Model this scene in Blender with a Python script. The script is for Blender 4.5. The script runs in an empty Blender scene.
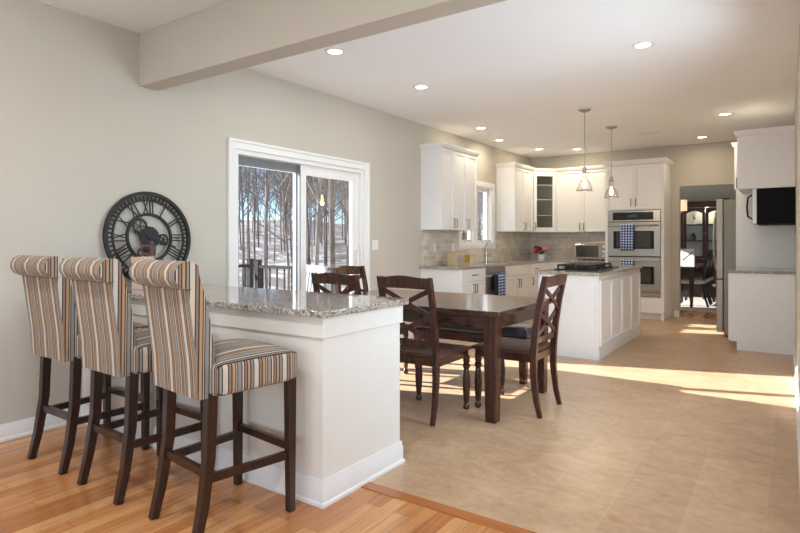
import bpy, bmesh, math, random
from mathutils import Vector, Matrix
PI = math.pi
R = math.radians
C = bpy.context.scene.collection
scn = bpy.context.scene

# ------------------------------------------------------------------ camera, sky, sun, added fill light, exposure
FPX = 565.0
cd = bpy.data.cameras.new('camera')
cam = bpy.data.objects.new('camera', cd)
C.objects.link(cam)
cam.location = (0.0, 0.0, 1.25)
cam.rotation_euler = (R(90), 0, math.atan(388.0 / FPX))
cd.sensor_width = 36.0
cd.lens = 36.0 * FPX / 800.0
cd.shift_y = -25.5 / 800.0
cd.clip_start = 0.02
cd.clip_end = 500
scn.camera = cam

vs = scn.view_settings
vs.view_transform = 'Standard'
vs.look = 'None'
vs.gamma = 1.0
vs.use_curve_mapping = False
vs.exposure = 0.0

SUN_DIR = Vector((0.951 * math.cos(R(22.5)), 0.309 * math.cos(R(22.5)), -math.sin(R(22.5))))
w = bpy.data.worlds.new('sky')
scn.world = w
w.use_nodes = True
nt = w.node_tree
nt.nodes.clear()
sky = nt.nodes.new('ShaderNodeTexSky')
sky.sky_type = 'NISHITA'
sky.sun_disc = False
sky.sun_elevation = R(22.5)
sky.sun_rotation = math.atan2(-SUN_DIR.x, -SUN_DIR.y)
sky.air_density = 1.0
sky.dust_density = 0.2
sky.ozone_density = 4.0
sky.altitude = 2500
bg = nt.nodes.new('ShaderNodeBackground')
bg.inputs[1].default_value = 0.30
ow = nt.nodes.new('ShaderNodeOutputWorld')
nt.links.new(sky.outputs[0], bg.inputs[0])
nt.links.new(bg.outputs[0], ow.inputs[0])

sd = bpy.data.lights.new('sun', 'SUN')
sd.energy = 21.0
sd.angle = R(0.5)
sd.color = (1.0, 0.985, 0.96)
sun = bpy.data.objects.new('sun', sd)
C.objects.link(sun)
sun.location = (-12, 0, 9)
sun.rotation_euler = SUN_DIR.to_track_quat('-Z', 'Y').to_euler()


RWX = 0.07


def fill_light(name, loc, direction, sx, sy, power, col=(0.76, 0.89, 1.0)):
    d = bpy.data.lights.new(name, 'AREA')
    d.shape = 'RECTANGLE'
    d.size, d.size_y = sx, sy
    d.energy = power
    d.color = col
    o = bpy.data.objects.new(name, d)
    C.objects.link(o)
    o.location = loc
    o.rotation_euler = Vector(direction).to_track_quat('-Z', 'Z').to_euler()
    return o


# fill lamps added outside unseen family-room, kitchen and dining-room window openings
fill_light('added_rear_fill', (-1.9, -3.62, 1.45), (0, 1, 0.9), 2.2, 1.6, 74)
fill_light('added_rear_fill', (1.1, -3.62, 1.45), (0, 1, 0.9), 2.2, 1.6, 74)
fill_light('added_side_fill', (2.78, -0.6, 1.45), (-1, 0, 0.9), 2.4, 1.6, 50)
fill_light('added_kitchen_fill', (RWX + .75, 3.75, 1.6), (-1, 0.25, 0.05), 2.0, 1.5, 125, (0.72, 0.87, 1.0))  # shines in by an invented opening to lift the kitchen and its ceiling
fill_light('added_dining_fill', (-4.18, 12.1, 1.5), (1, 0, -0.1), 2.0, 1.5, 40, (1, .99, .97))

# ------------------------------------------------------------------ materials


def s2l(c):
    return tuple(((v / 255.0) / 12.92 if v / 255.0 <= 0.04045 else ((v / 255.0 + 0.055) / 1.055) ** 2.4) for v in c) + (1.0,)


class NT:
    def __init__(self, name):
        self.m = bpy.data.materials.new(name)
        self.m.use_nodes = True
        self.t = self.m.node_tree
        self.b = self.t.nodes['Principled BSDF']
        self.out = self.t.nodes['Material Output']

    def n(self, typ, **kw):
        x = self.t.nodes.new('ShaderNode' + typ)
        for k, v in kw.items():
            if k[0] == '_':
                setattr(x, k[1:], v)
        return x

    def l(self, a, b):
        self.t.links.new(a, b)

    def math(self, op, a, b=None):
        x = self.n('Math', _operation=op)
        for i, v in enumerate((a, b)):
            if v is None:
                continue
            if isinstance(v, (int, float)):
                x.inputs[i].default_value = v
            else:
                self.l(v, x.inputs[i])
        return x.outputs[0]

    def mix(self, fac, a, b, blend='MIX'):
        x = self.n('Mix', _data_type='RGBA', _blend_type=blend)
        for i, v in ((0, fac), (6, a), (7, b)):
            if isinstance(v, (int, float, tuple)):
                x.inputs[i].default_value = v
            else:
                self.l(v, x.inputs[i])
        return x.outputs[2]

    def ramp(self, fac, stops, interp='LINEAR'):
        x = self.n('ValToRGB')
        x.color_ramp.interpolation = interp
        e = x.color_ramp.elements
        while len(e) < len(stops):
            e.new(0.5)
        for k, (p, c) in enumerate(stops):
            e[k].position = p
            e[k].color = c
        self.l(fac, x.inputs[0])
        return x.outputs[0]

    def noise(self, vec, scale, detail=3, rough=0.5, dist=0.0):
        x = self.n('TexNoise')
        x.inputs['Scale'].default_value = scale
        x.inputs['Detail'].default_value = detail
        x.inputs['Roughness'].default_value = rough
        x.inputs['Distortion'].default_value = dist
        self.l(vec, x.inputs['Vector'])
        return x.outputs['Fac']

    def obj(self):
        return self.n('TexCoord').outputs['Object']

    def mapping(self, vec, scale=(1, 1, 1), rot=(0, 0, 0), loc=(0, 0, 0)):
        x = self.n('Mapping')
        x.inputs['Scale'].default_value = scale
        x.inputs['Rotation'].default_value = rot
        x.inputs['Location'].default_value = loc
        self.l(vec, x.inputs['Vector'])
        return x.outputs[0]

    def bump(self, h, strength=0.2, dist=0.01):
        x = self.n('Bump')
        x.inputs['Strength'].default_value = strength
        x.inputs['Distance'].default_value = dist
        self.l(h, x.inputs['Height'])
        self.l(x.outputs[0], self.b.inputs['Normal'])


def plain(name, rgb, rough=0.5, metal=0.0, var=0.06, scale=9.0, coat=0.0, spec=0.5):
    k = NT(name)
    c = s2l(rgb)
    f = k.noise(k.obj(), scale, 4)
    lo = tuple(v * (1 - var) for v in c[:3]) + (1,)
    hi = tuple(min(1, v * (1 + var)) for v in c[:3]) + (1,)
    k.l(k.ramp(f, [(0.3, lo), (0.7, hi)]), k.b.inputs['Base Color'])
    k.b.inputs['Roughness'].default_value = rough
    k.b.inputs['Metallic'].default_value = metal
    k.b.inputs['Coat Weight'].default_value = coat
    k.b.inputs['Coat Roughness'].default_value = 0.12
    k.b.inputs['Specular IOR Level'].default_value = spec
    return k.m


def emitter(name, rgb, strength):
    k = NT(name)
    k.b.inputs['Base Color'].default_value = s2l(rgb)
    k.b.inputs['Emission Color'].default_value = s2l(rgb)
    k.b.inputs['Emission Strength'].default_value = strength
    return k.m


def glass_mat(name, tint=(1, 1, 1, 1), fac=0.07, rough=0.0):
    k = NT(name)
    tr = k.n('BsdfTransparent')
    tr.inputs[0].default_value = tint
    gl = k.n('BsdfGlossy')
    gl.inputs['Roughness'].default_value = rough
    mx = k.n('MixShader')
    lw = k.n('LayerWeight')
    lw.inputs[0].default_value = 0.25
    k.l(k.math('ADD', k.math('MULTIPLY', lw.outputs['Fresnel'], 0.5), fac), mx.inputs[0])
    k.l(tr.outputs[0], mx.inputs[1])
    k.l(gl.outputs[0], mx.inputs[2])
    k.l(mx.outputs[0], k.out.inputs[0])
    return k.m


def wood_mat(name, dark, mid, light, rough=0.3, axis=2, coat=0.25):
    k = NT(name)
    sc = [38, 38, 38]
    sc[axis] = 3.0
    f = k.noise(k.mapping(k.obj(), tuple(sc)), 1.0, 6, 0.6, 0.6)
    k.l(k.ramp(f, [(0.28, s2l(dark)), (0.52, s2l(mid)), (0.78, s2l(light))]), k.b.inputs['Base Color'])
    k.b.inputs['Roughness'].default_value = rough
    k.b.inputs['Coat Weight'].default_value = coat
    k.b.inputs['Coat Roughness'].default_value = 0.15
    return k.m


def granite_mat():
    k = NT('granite')
    o = k.obj()
    a = k.noise(o, 85, 3, 0.6)
    b = k.noise(o, 190, 2, 0.5)
    c = k.noise(o, 22, 3, 0.6)
    base = k.ramp(a, [(0.34, s2l((48, 42, 38))), (0.43, s2l((112, 102, 94))), (0.51, s2l((176, 168, 156))), (0.62, s2l((222, 214, 202)))])
    blot = k.ramp(c, [(0.38, s2l((126, 116, 106))), (0.6, s2l((205, 197, 185)))])
    m1 = k.mix(0.4, base, blot)
    dk = k.ramp(b, [(0.36, (1, 1, 1, 1)), (0.41, (0, 0, 0, 1))])
    k.l(k.mix(dk, m1, s2l((38, 34, 32))), k.b.inputs['Base Color'])
    k.b.inputs['Roughness'].default_value = 0.07
    k.b.inputs['Specular IOR Level'].default_value = 0.6
    return k.m


def floor_tile_mat():
    k = NT('beige_floor_tile')
    o = k.obj()
    br = k.n('TexBrick')
    br.offset = 0.5
    br.inputs['Color1'].default_value = (0.35, 0.35, 0.35, 1)
    br.inputs['Color2'].default_value = (0.65, 0.65, 0.65, 1)
    br.inputs['Mortar'].default_value = (0, 0, 0, 1)
    br.inputs['Scale'].default_value = 1.0
    br.inputs['Mortar Size'].default_value = 0.003
    br.inputs['Mortar Smooth'].default_value = 0.2
    br.inputs['Brick Width'].default_value = 0.61
    br.inputs['Row Height'].default_value = 0.305
    k.l(k.mapping(o, rot=(0, 0, R(90)), loc=(0.1, 0.081, 0)), br.inputs['Vector'])
    n1 = k.noise(k.mapping(o, (1.4, 2.6, 1)), 2.0, 8, 0.72, 1.2)
    n2 = k.noise(o, 18, 4, 0.6)
    c1 = k.ramp(n1, [(0.33, s2l((172, 137, 104))), (0.5, s2l((189, 155, 121))), (0.68, s2l((204, 174, 143)))])
    c2 = k.mix(0.25, c1, k.ramp(n2, [(0.35, s2l((172, 140, 110))), (0.65, s2l((214, 190, 162)))]))
    tone = k.mix(0.3, c2, br.outputs['Color'], 'SOFT_LIGHT')
    k.l(k.mix(k.math('MULTIPLY', br.outputs['Fac'], 0.42), tone, s2l((214, 194, 168))), k.b.inputs['Base Color'])
    k.b.inputs['Roughness'].default_value = 0.34
    k.bump(k.math('SUBTRACT', 1.0, br.outputs['Fac']), 0.15, 0.002)
    return k.m


def plank_mat(name, cols, pw, pl, rough=0.25, rotz=90, gap=(90, 50, 28)):
    k = NT(name)
    o = k.mapping(k.obj(), rot=(0, 0, R(rotz)))
    br = k.n('TexBrick')
    br.offset = 0.37
    br.offset_frequency = 2
    br.inputs['Color1'].default_value = (0, 0, 0, 1)
    br.inputs['Color2'].default_value = (1, 1, 1, 1)
    br.inputs['Mortar'].default_value = (.5, .5, .5, 1)
    br.inputs['Scale'].default_value = 1.0
    br.inputs['Mortar Size'].default_value = 0.0012
    br.inputs['Brick Width'].default_value = pl
    br.inputs['Row Height'].default_value = pw
    k.l(o, br.inputs['Vector'])
    g = k.noise(k.mapping(o, (2.2, 34, 1)), 1.0, 6, 0.6, 1.2)
    col = k.ramp(br.outputs['Color'], [(0.0, s2l(cols[0])), (0.5, s2l(cols[1])), (1.0, s2l(cols[2]))])
    gr = k.ramp(g, [(0.3, (0.62, 0.58, 0.55, 1)), (0.6, (1.04, 1.03, 1.02, 1))])
    c = k.mix(0.75, col, gr, 'MULTIPLY')
    k.l(k.mix(k.math('MULTIPLY', br.outputs['Fac'], 0.7), c, s2l(gap)), k.b.inputs['Base Color'])
    k.b.inputs['Roughness'].default_value = rough
    return k.m


def marble_tile_mat(axis):
    """brick-laid marble tile on a wall; axis = the horizontal axis of that wall (0 X, 1 Y)"""
    k = NT('marble_subway_tile')
    o = k.obj()
    sp = k.n('SeparateXYZ')
    k.l(o, sp.inputs[0])
    cb = k.n('CombineXYZ')
    k.l(sp.outputs[axis], cb.inputs[0])
    k.l(sp.outputs[2], cb.inputs[1])
    br = k.n('TexBrick')
    br.inputs['Color1'].default_value = s2l((228, 219, 206))
    br.inputs['Color2'].default_value = s2l((206, 195, 180))
    br.inputs['Mortar'].default_value = s2l((226, 223, 218))
    br.inputs['Scale'].default_value = 1.0
    br.inputs['Mortar Size'].default_value = 0.004
    br.inputs['Brick Width'].default_value = 0.15
    br.inputs['Row Height'].default_value = 0.075
    k.l(cb.outputs[0], br.inputs['Vector'])
    n = k.noise(o, 14, 5, 0.65, 0.7)
    v = k.ramp(n, [(0.32, (0.74, 0.72, 0.70, 1)), (0.48, (0.95, 0.94, 0.93, 1)), (0.7, (1.05, 1.05, 1.05, 1))])
    k.l(k.mix(0.8, br.outputs['Color'], v, 'MULTIPLY'), k.b.inputs['Base Color'])
    k.b.inputs['Roughness'].default_value = 0.2
    k.bump(k.math('SUBTRACT', 1.0, br.outputs['Fac']), 0.2, 0.003)
    return k.m


def stripe_mat():
    k = NT('striped_upholstery')
    tc = k.n('TexCoord')
    sp = k.n('SeparateXYZ')
    k.l(tc.outputs['Object'], sp.inputs[0])
    sn = k.n('SeparateXYZ')
    k.l(tc.outputs['Normal'], sn.inputs[0])
    side = k.math('GREATER_THAN', k.math('ABSOLUTE', sn.outputs[0]), 0.78)
    s = k.math('ADD', k.math('MULTIPLY', sp.outputs[0], k.math('SUBTRACT', 1.0, side)), k.math('MULTIPLY', sp.outputs[1], side))
    f = k.math('FRACT', k.math('ADD', k.math('DIVIDE', s, 0.15), 10.2))
    CR, DK, OR, GY, TP, BR = (200, 188, 172), (38, 27, 21), (182, 140, 98), (140, 134, 126), (136, 117, 104), (84, 62, 48)
    st = [(0.0, CR), (0.13, DK), (0.165, TP), (0.235, DK), (0.275, OR), (0.36, DK), (0.395, CR), (0.42, DK), (0.45, GY), (0.56, DK),
          (0.595, CR), (0.64, BR), (0.68, TP), (0.735, DK), (0.77, OR), (0.85, DK), (0.89, GY), (0.955, DK), (0.985, CR)]
    col = k.ramp(f, [(p, s2l(c)) for p, c in st], 'CONSTANT')
    g = k.noise(k.mapping(tc.outputs['Object'], (260, 260, 60)), 1.0, 2)
    k.l(k.mix(0.3, col, k.ramp(g, [(0.35, (.72, .72, .72, 1)), (0.65, (1.1, 1.1, 1.1, 1))]), 'MULTIPLY'), k.b.inputs['Base Color'])
    k.b.inputs['Roughness'].default_value = 0.75
    k.b.inputs['Sheen Weight'].default_value = 0.15
    return k.m


def plaid_mat(a1=0, a2=2, p=0.042):
    k = NT('blue_check_cloth')
    sp = k.n('SeparateXYZ')
    k.l(k.obj(), sp.inputs[0])
    x = k.math('LESS_THAN', k.math('FRACT', k.math('ADD', k.math('DIVIDE', sp.outputs[a1], p), 20)), 0.5)
    z = k.math('LESS_THAN', k.math('FRACT', k.math('ADD', k.math('DIVIDE', sp.outputs[a2], p), 20)), 0.5)
    f = k.math('DIVIDE', k.math('ADD', x, z), 2.0)
    k.l(k.ramp(f, [(0.0, s2l((222, 226, 236))), (0.25, s2l((96, 122, 176))), (0.75, s2l((36, 58, 120)))], 'CONSTANT'), k.b.inputs['Base Color'])
    k.b.inputs['Roughness'].default_value = 0.9
    return k.m


def steel_mat(name='brushed_steel', rgb=(172, 168, 163), rough=0.3):
    k = NT(name)
    f = k.noise(k.mapping(k.obj(), (3, 3, 160)), 1.0, 3)
    c = s2l(rgb)
    k.l(k.ramp(f, [(0.35, tuple(v * .9 for v in c[:3]) + (1,)), (0.65, c)]), k.b.inputs['Base Color'])
    k.b.inputs['Metallic'].default_value = 0.72
    k.b.inputs['Roughness'].default_value = rough
    return k.m


def bark_mat():
    k = NT('grey_brown_bark')
    f = k.noise(k.mapping(k.obj(), (9, 9, 1.2)), 1.0, 5, 0.6)
    k.l(k.ramp(f, [(0.3, s2l((80, 70, 62))), (0.6, s2l((126, 114, 104))), (0.8, s2l((160, 148, 138)))]), k.b.inputs['Base Color'])
    k.b.inputs['Roughness'].default_value = 0.95
    return k.m


WALL = plain('greige_wall_paint', (196, 189, 177), 0.85, var=0.012, scale=2, spec=0.2)
CEIL = plain('white_ceiling_paint', (243, 243, 243), 0.9, var=0.01, scale=2, spec=0.2)
TRIM = plain('white_trim_paint', (233, 232, 230), 0.4, var=0.01)
PENWALL = plain('pale_bar_paint', (226, 221, 212), 0.6, var=0.01)
CAB = plain('white_cabinet_paint', (236, 235, 234), 0.35, var=0.01)
CABIN = plain('cabinet_interior', (214, 204, 188), 0.6, var=0.02)
GRANITE = granite_mat()
TILE = floor_tile_mat()
OAK = plank_mat('oak_strip_floor', [(184, 120, 70), (206, 144, 90), (220, 164, 110)], 0.083, 0.9, 0.22)
OAKTRIM = plank_mat('oak_threshold', [(178, 112, 64), (190, 122, 72), (200, 134, 84)], 0.3, 3.0, 0.25, rotz=0)
MARBLE_Y = marble_tile_mat(1)
MARBLE_X = marble_tile_mat(0)
STRIPE = stripe_mat()
ESPRESSO = wood_mat('espresso_wood', (24, 13, 10), (44, 24, 18), (66, 36, 26), 0.28)
CHERRY = wood_mat('dark_cherry_wood', (34, 16, 10), (62, 30, 19), (92, 48, 30), 0.27)
CHERRY_X = wood_mat('dark_cherry_table_wood', (40, 22, 16), (66, 38, 28), (96, 60, 45), 0.2, axis=0, coat=0.5)
SEATWOOD = wood_mat('dark_cherry_seat_wood', (50, 28, 19), (78, 46, 33), (108, 68, 50), 0.42, axis=1, coat=0.08)
HUTCHWOOD = wood_mat('hutch_wood', (34, 12, 9), (52, 20, 14), (70, 30, 20), 0.35)
STEEL = steel_mat()
FRIDGE = steel_mat('fridge_steel', (168, 160, 148), 0.42)
STEELD = steel_mat('fridge_side_grey', (142, 136, 126), 0.5)
NICKEL = plain('brushed_nickel', (176, 172, 166), 0.28, 0.95)
PULL = plain('satin_pull_metal', (128, 124, 120), 0.35, 0.85)
CHROME = plain('chrome', (205, 205, 205), 0.12, 1.0)
BLACK = plain('black_gloss', (8, 8, 9), 0.12)
MWBLACK = plain('microwave_black', (5, 5, 5), 0.55, spec=0.15)
BLACKM = plain('black_iron', (24, 22, 21), 0.5)
CLOCKM = plain('bronze_black_iron', (34, 30, 27), 0.55, 0.3)
GLASS = glass_mat('window_glass', fac=0.0)
CGLASS = glass_mat('cabinet_glass', (0.93, 0.95, 0.94, 1), 0.04)
LGLASS = glass_mat('lamp_glass', (0.95, 0.94, 0.92, 1), 0.03)
LEATHER = plain('navy_leather', (38, 42, 54), 0.3, coat=0.3)
PLAID = plaid_mat()
PLAID2 = plaid_mat(1, 2)
NAVY = plain('navy_cloth', (26, 34, 66), 0.9)
def snow_mat():
    k = NT('snow_and_leaf_litter')
    o = k.obj()
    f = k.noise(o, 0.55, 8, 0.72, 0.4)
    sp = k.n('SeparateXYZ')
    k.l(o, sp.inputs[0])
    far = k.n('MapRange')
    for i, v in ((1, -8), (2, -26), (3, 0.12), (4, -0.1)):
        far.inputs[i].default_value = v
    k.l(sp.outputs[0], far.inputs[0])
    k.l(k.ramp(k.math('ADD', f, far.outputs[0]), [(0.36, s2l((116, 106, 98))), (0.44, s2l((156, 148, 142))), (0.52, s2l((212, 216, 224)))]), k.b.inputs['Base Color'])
    k.b.inputs['Roughness'].default_value = 0.9
    return k.m


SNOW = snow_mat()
BARK = bark_mat()
LENS = emitter('lamp_lens', (255, 246, 230), 9)
BULB = emitter('warm_bulb', (255, 206, 140), 14)
SHADE = emitter('lit_fabric_shade', (255, 222, 184), .9)
WHITEP = plain('white_plastic', (232, 231, 227), 0.4)
DECK = plain('deck_boards', (205, 208, 214), 0.8, var=0.1, scale=4)
HOUSE = plain('house_siding', (206, 204, 198), 0.7)
CREAMSEAT = plain('cream_seat_fabric', (216, 206, 190), 0.8)
RUG = plain('grey_beige_rug', (176, 168, 156), 0.95, var=0.2, scale=26)
DINWALL = plain('grey_green_wall_paint', (178, 176, 164), 0.85, var=0.012, scale=2)
TANBOX = plain('tan_wood_box', (196, 172, 140), 0.6, var=0.1, scale=30)
YELLOW = plain('yellow_green_print', (172, 140, 40), 0.5, var=0.6, scale=60)
GREYP = plain('grey_print', (164, 160, 156), 0.5, var=0.1)
RED = plain('red_petals', (176, 26, 38), 0.6, var=0.3, scale=60)
PINK = plain('pink_petals', (226, 160, 146), 0.6, var=0.2, scale=60)
GREEN = plain('leaf_green', (58, 84, 44), 0.6, var=0.3, scale=40)
PEACH = plain('peach_card', (226, 186, 156), 0.7)
PALEBOX = plain('pale_card', (208, 190, 178), 0.7)
RUST = plain('rusty_copper', (92, 62, 54), 0.5, 0.3, var=0.4, scale=70)
GREYTIN = plain('grey_tin', (150, 150, 150), 0.4, 0.5)
WHITEC = plain('white_ceramic', (244, 243, 240), 0.5)
SLATE = plain('slate_strip', (120, 122, 126), 0.5)

# ------------------------------------------------------------------ mesh builder
RS = {}


class MB:
    def __init__(self):
        self.bm = bmesh.new()

    def box(self, x0, x1, y0, y1, z0, z1):
        v = [self.bm.verts.new(p) for p in ((x0, y0, z0), (x1, y0, z0), (x1, y1, z0), (x0, y1, z0), (x0, y0, z1), (x1, y0, z1), (x1, y1, z1), (x0, y1, z1))]
        for f in ((3, 2, 1, 0), (4, 5, 6, 7), (0, 1, 5, 4), (1, 2, 6, 5), (2, 3, 7, 6), (3, 0, 4, 7)):
            self.bm.faces.new([v[i] for i in f])
        return self

    def hexa(self, lo, hi):
        v = [self.bm.verts.new(p) for p in list(lo) + list(hi)]
        for f in ((3, 2, 1, 0), (4, 5, 6, 7), (0, 1, 5, 4), (1, 2, 6, 5), (2, 3, 7, 6), (3, 0, 4, 7)):
            self.bm.faces.new([v[i] for i in f])
        return self

    def loft(self, rings, cap=True, closed=True):
        vr = [[self.bm.verts.new(p) for p in r] for r in rings]
        n = len(vr[0])
        for a, b in zip(vr[:-1], vr[1:]):
            for i in range(n if closed else n - 1):
                j = (i + 1) % n
                self.bm.faces.new((a[i], a[j], b[j], b[i]))
        if cap:
            self.bm.faces.new(list(reversed(vr[0])))
            self.bm.faces.new(vr[-1])
        return self

    def prism(self, poly, axis, a, b):
        """poly in the two other axes, extruded along axis from a to b"""
        def P(p, t):
            return {0: (t, p[0], p[1]), 1: (p[0], t, p[1]), 2: (p[0], p[1], t)}[axis]
        return self.loft([[P(p, a) for p in poly], [P(p, b) for p in poly]])

    def lathe(self, prof, c=(0, 0, 0), n=20, cap=True, axis=2):
        rings = []
        for r, z in prof:
            ring = []
            for i in range(n):
                t = 2 * PI * i / n
                a, b = r * math.cos(t), r * math.sin(t)
                ring.append({2: (c[0] + a, c[1] + b, c[2] + z), 1: (c[0] + a, c[1] - z, c[2] + b), 0: (c[0] + z, c[1] + a, c[2] + b)}[axis])
            rings.append(ring)
        return self.loft(rings, cap)

    def tube(self, pts, r, n=8, cap=True, flat=None):
        pts = [Vector(p) for p in pts]
        rr = r if isinstance(r, (list, tuple)) else [r] * len(pts)
        up = Vector((0, 0, 1))
        rings = []
        prev = None
        for i, p in enumerate(pts):
            d = (pts[min(i + 1, len(pts) - 1)] - pts[max(i - 1, 0)]).normalized()
            if prev is None:
                a = d.cross(up)
                if a.length < 1e-3:
                    a = Vector((1, 0, 0))
                a.normalize()
            else:
                a = (prev - d * prev.dot(d)).normalized()
            prev = a
            b = d.cross(a)
            rings.append([p + (a * math.cos(2 * PI * k / n) + b * math.sin(2 * PI * k / n) * (flat or 1)) * rr[i] for k in range(n)])
        return self.loft(rings, cap)

    def bar(self, p, q, wx, wy, side=None):
        """straight bar of rectangular section from p to q"""
        p, q = Vector(p), Vector(q)
        d = (q - p).normalized()
        s = Vector(side) if side else (Vector((0, 0, 1)) if abs(d.z) < 0.9 else Vector((0, 1, 0)))
        a = d.cross(s).normalized()
        b = d.cross(a).normalized()
        o = [(-1, -1), (1, -1), (1, 1), (-1, 1)]
        return self.loft([[t + a * (i * wx / 2) + b * (j * wy / 2) for i, j in o] for t in (p, q)])

    def path(self, pts, wx, wy, side=(1, 0, 0), wlist=None):
        """rectangular section swept along pts; side = fixed width direction"""
        pts = [Vector(p) for p in pts]
        s = Vector(side).normalized()
        rings = []
        for i, p in enumerate(pts):
            d = (pts[min(i + 1, len(pts) - 1)] - pts[max(i - 1, 0)]).normalized()
            b = d.cross(s).normalized()
            k = wlist[i] if wlist else 1
            rings.append([p + s * (u * wx / 2 * k) + b * (v * wy / 2 * k) for u, v in ((-1, -1), (1, -1), (1, 1), (-1, 1))])
        return self.loft(rings)

    def ring(self, x0, x1, z0, z1, y0, y1, bl, br=None, bt=None, bb=None, c=(0, 0, 0)):
        """rectangular frame in the XZ plane, thickness y0..y1"""
        br = bl if br is None else br
        bt = bl if bt is None else bt
        bb = bl if bb is None else bb
        O = [(x0, z0), (x1, z0), (x1, z1), (x0, z1)]
        I = [(x0 + bl, z0 + bb), (x1 - br, z0 + bb), (x1 - br, z1 - bt), (x0 + bl, z1 - bt)]
        loops = [[(p[0], y, p[1]) for p in L] for L, y in ((O, y0), (O, y1), (I, y1), (I, y0))]
        vr = [[self.bm.verts.new(p) for p in L] for L in loops]
        for a in range(4):
            A, B = vr[a], vr[(a + 1) % 4]
            for i in range(4):
                j = (i + 1) % 4
                self.bm.faces.new((A[i], A[j], B[j], B[i]))
        return self

    def ringz(self, r0, r1, y0, y1, c=(0, 0, 0), n=64):
        """round ring in the XZ plane"""
        loops = []
        for r, y in ((r1, y0), (r1, y1), (r0, y1), (r0, y0)):
            loops.append([self.bm.verts.new((c[0] + r * math.cos(2 * PI * i / n), c[1] + y, c[2] + r * math.sin(2 * PI * i / n))) for i in range(n)])
        for a in range(4):
            A, B = loops[a], loops[(a + 1) % 4]
            for i in range(n):
                j = (i + 1) % n
                self.bm.faces.new((A[i], A[j], B[j], B[i]))
        return self

    def panel(self, x0, x1, z0, z1, y0, y1, border=0.055, depth=0.011):
        """shaker front: slab with its -Y face recessed"""
        self.box(x0, x1, y0, y1, z0, z1)
        self.bm.faces.ensure_lookup_table()
        self.bm.normal_update()
        f = self.bm.faces[-4]
        bmesh.ops.inset_region(self.bm, faces=[f], thickness=border, depth=0)
        self.bm.normal_update()
        bmesh.ops.inset_region(self.bm, faces=[f], thickness=0.006, depth=-depth)
        return self

    def cells(self, us, vsx, hole, axis, a, b):
        """slab over a grid with missing cells; axis = thickness axis, from a to b"""
        def P(u, v, t):
            return {0: (t, u, v), 1: (u, t, v), 2: (u, v, t)}[axis]
        V = {}

        def vert(i, j, t):
            if (i, j, t) not in V:
                V[(i, j, t)] = self.bm.verts.new(P(us[i], vsx[j], b if t else a))
            return V[(i, j, t)]
        nu, nv = len(us) - 1, len(vsx) - 1

        def ok(i, j):
            return 0 <= i < nu and 0 <= j < nv and not hole(0.5 * (us[i] + us[i + 1]), 0.5 * (vsx[j] + vsx[j + 1]))
        for i in range(nu):
            for j in range(nv):
                if not ok(i, j):
                    continue
                for t in (0, 1):
                    self.bm.faces.new([vert(i, j, t), vert(i + 1, j, t), vert(i + 1, j + 1, t), vert(i, j + 1, t)])
                for di, dj, e in ((-1, 0, ((i, j), (i, j + 1))), (1, 0, ((i + 1, j), (i + 1, j + 1))), (0, -1, ((i, j), (i + 1, j))), (0, 1, ((i, j + 1), (i + 1, j + 1)))):
                    if not ok(i + di, j + dj):
                        p, q = e
                        self.bm.faces.new([vert(*p, 0), vert(*q, 0), vert(*q, 1), vert(*p, 1)])
        return self

    def cushion(self, cx, cy, z0, wx, wy, hz, r=0.03, bulge=0.02, cuts=9):
        b2 = bmesh.new()
        bmesh.ops.create_cube(b2, size=2.0)
        bmesh.ops.subdivide_edges(b2, edges=b2.edges[:], cuts=cuts, use_grid_fill=True)
        hx, hy, h2 = wx / 2, wy / 2, hz / 2
        r = min(r, hx, hy, h2)
        for v in b2.verts:
            p = [v.co.x * hx, v.co.y * hy, v.co.z * h2]
            q = [max(-h + r, min(h - r, c)) for c, h in zip(p, (hx, hy, h2))]
            d = Vector([c - e for c, e in zip(p, q)])
            if d.length > 1e-9:
                d = d.normalized() * r
            n = Vector(q) + d
            if v.co.z > 0:
                n.z += bulge * max(0, 1 - (n.x / hx) ** 2) * max(0, 1 - (n.y / hy) ** 2) * v.co.z
            v.co = n + Vector((cx, cy, z0 + h2))
        me = bpy.data.meshes.new('tmp')
        b2.to_mesh(me)
        b2.free()
        self.bm.from_mesh(me)
        bpy.data.meshes.remove(me)
        return self

    def xform(self, m):
        bmesh.ops.transform(self.bm, matrix=m, verts=self.bm.verts[:])
        return self

    def build(self, name, mat, parent=None, bevel=0.0, smooth=35, origin=None, seg=2):
        bmesh.ops.recalc_face_normals(self.bm, faces=self.bm.faces[:])
        me = bpy.data.meshes.new(name)
        vs_ = [v.co.copy() for v in self.bm.verts]
        lo = Vector([min(v[i] for v in vs_) for i in range(3)])
        hi = Vector([max(v[i] for v in vs_) for i in range(3)])
        org = Vector(origin) if origin is not None else Vector(((lo.x + hi.x) / 2, (lo.y + hi.y) / 2, lo.z))
        bmesh.ops.translate(self.bm, vec=-org, verts=self.bm.verts[:])
        self.bm.to_mesh(me)
        self.bm.free()
        if smooth:
            for p in me.polygons:
                p.use_smooth = True
            me.set_sharp_from_angle(angle=R(smooth))
        me.materials.append(mat)
        o = bpy.data.objects.new(name, me)
        C.objects.link(o)
        RS[o.name] = org
        if parent is not None:
            o.parent = parent
            o.location = org - RS[parent.name]
        else:
            o.location = org
        if bevel:
            m = o.modifiers.new('bevel', 'BEVEL')
            m.width = bevel
            m.segments = seg
            m.limit_method = 'ANGLE'
            m.angle_limit = R(40)
            m.harden_normals = bool(smooth)
        return o


def tag(o, label=None, cat=None, group=None, kind=None):
    if label:
        o['label'] = label
    if cat:
        o['category'] = cat
    if group:
        o['group'] = group
    if kind:
        o['kind'] = kind
    return o


def thing(name, label, cat, group=None):
    o = bpy.data.objects.new(name, None)
    o.empty_display_size = 0.1
    C.objects.link(o)
    RS[o.name] = Vector((0, 0, 0))
    return tag(o, label, cat, group)


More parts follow.
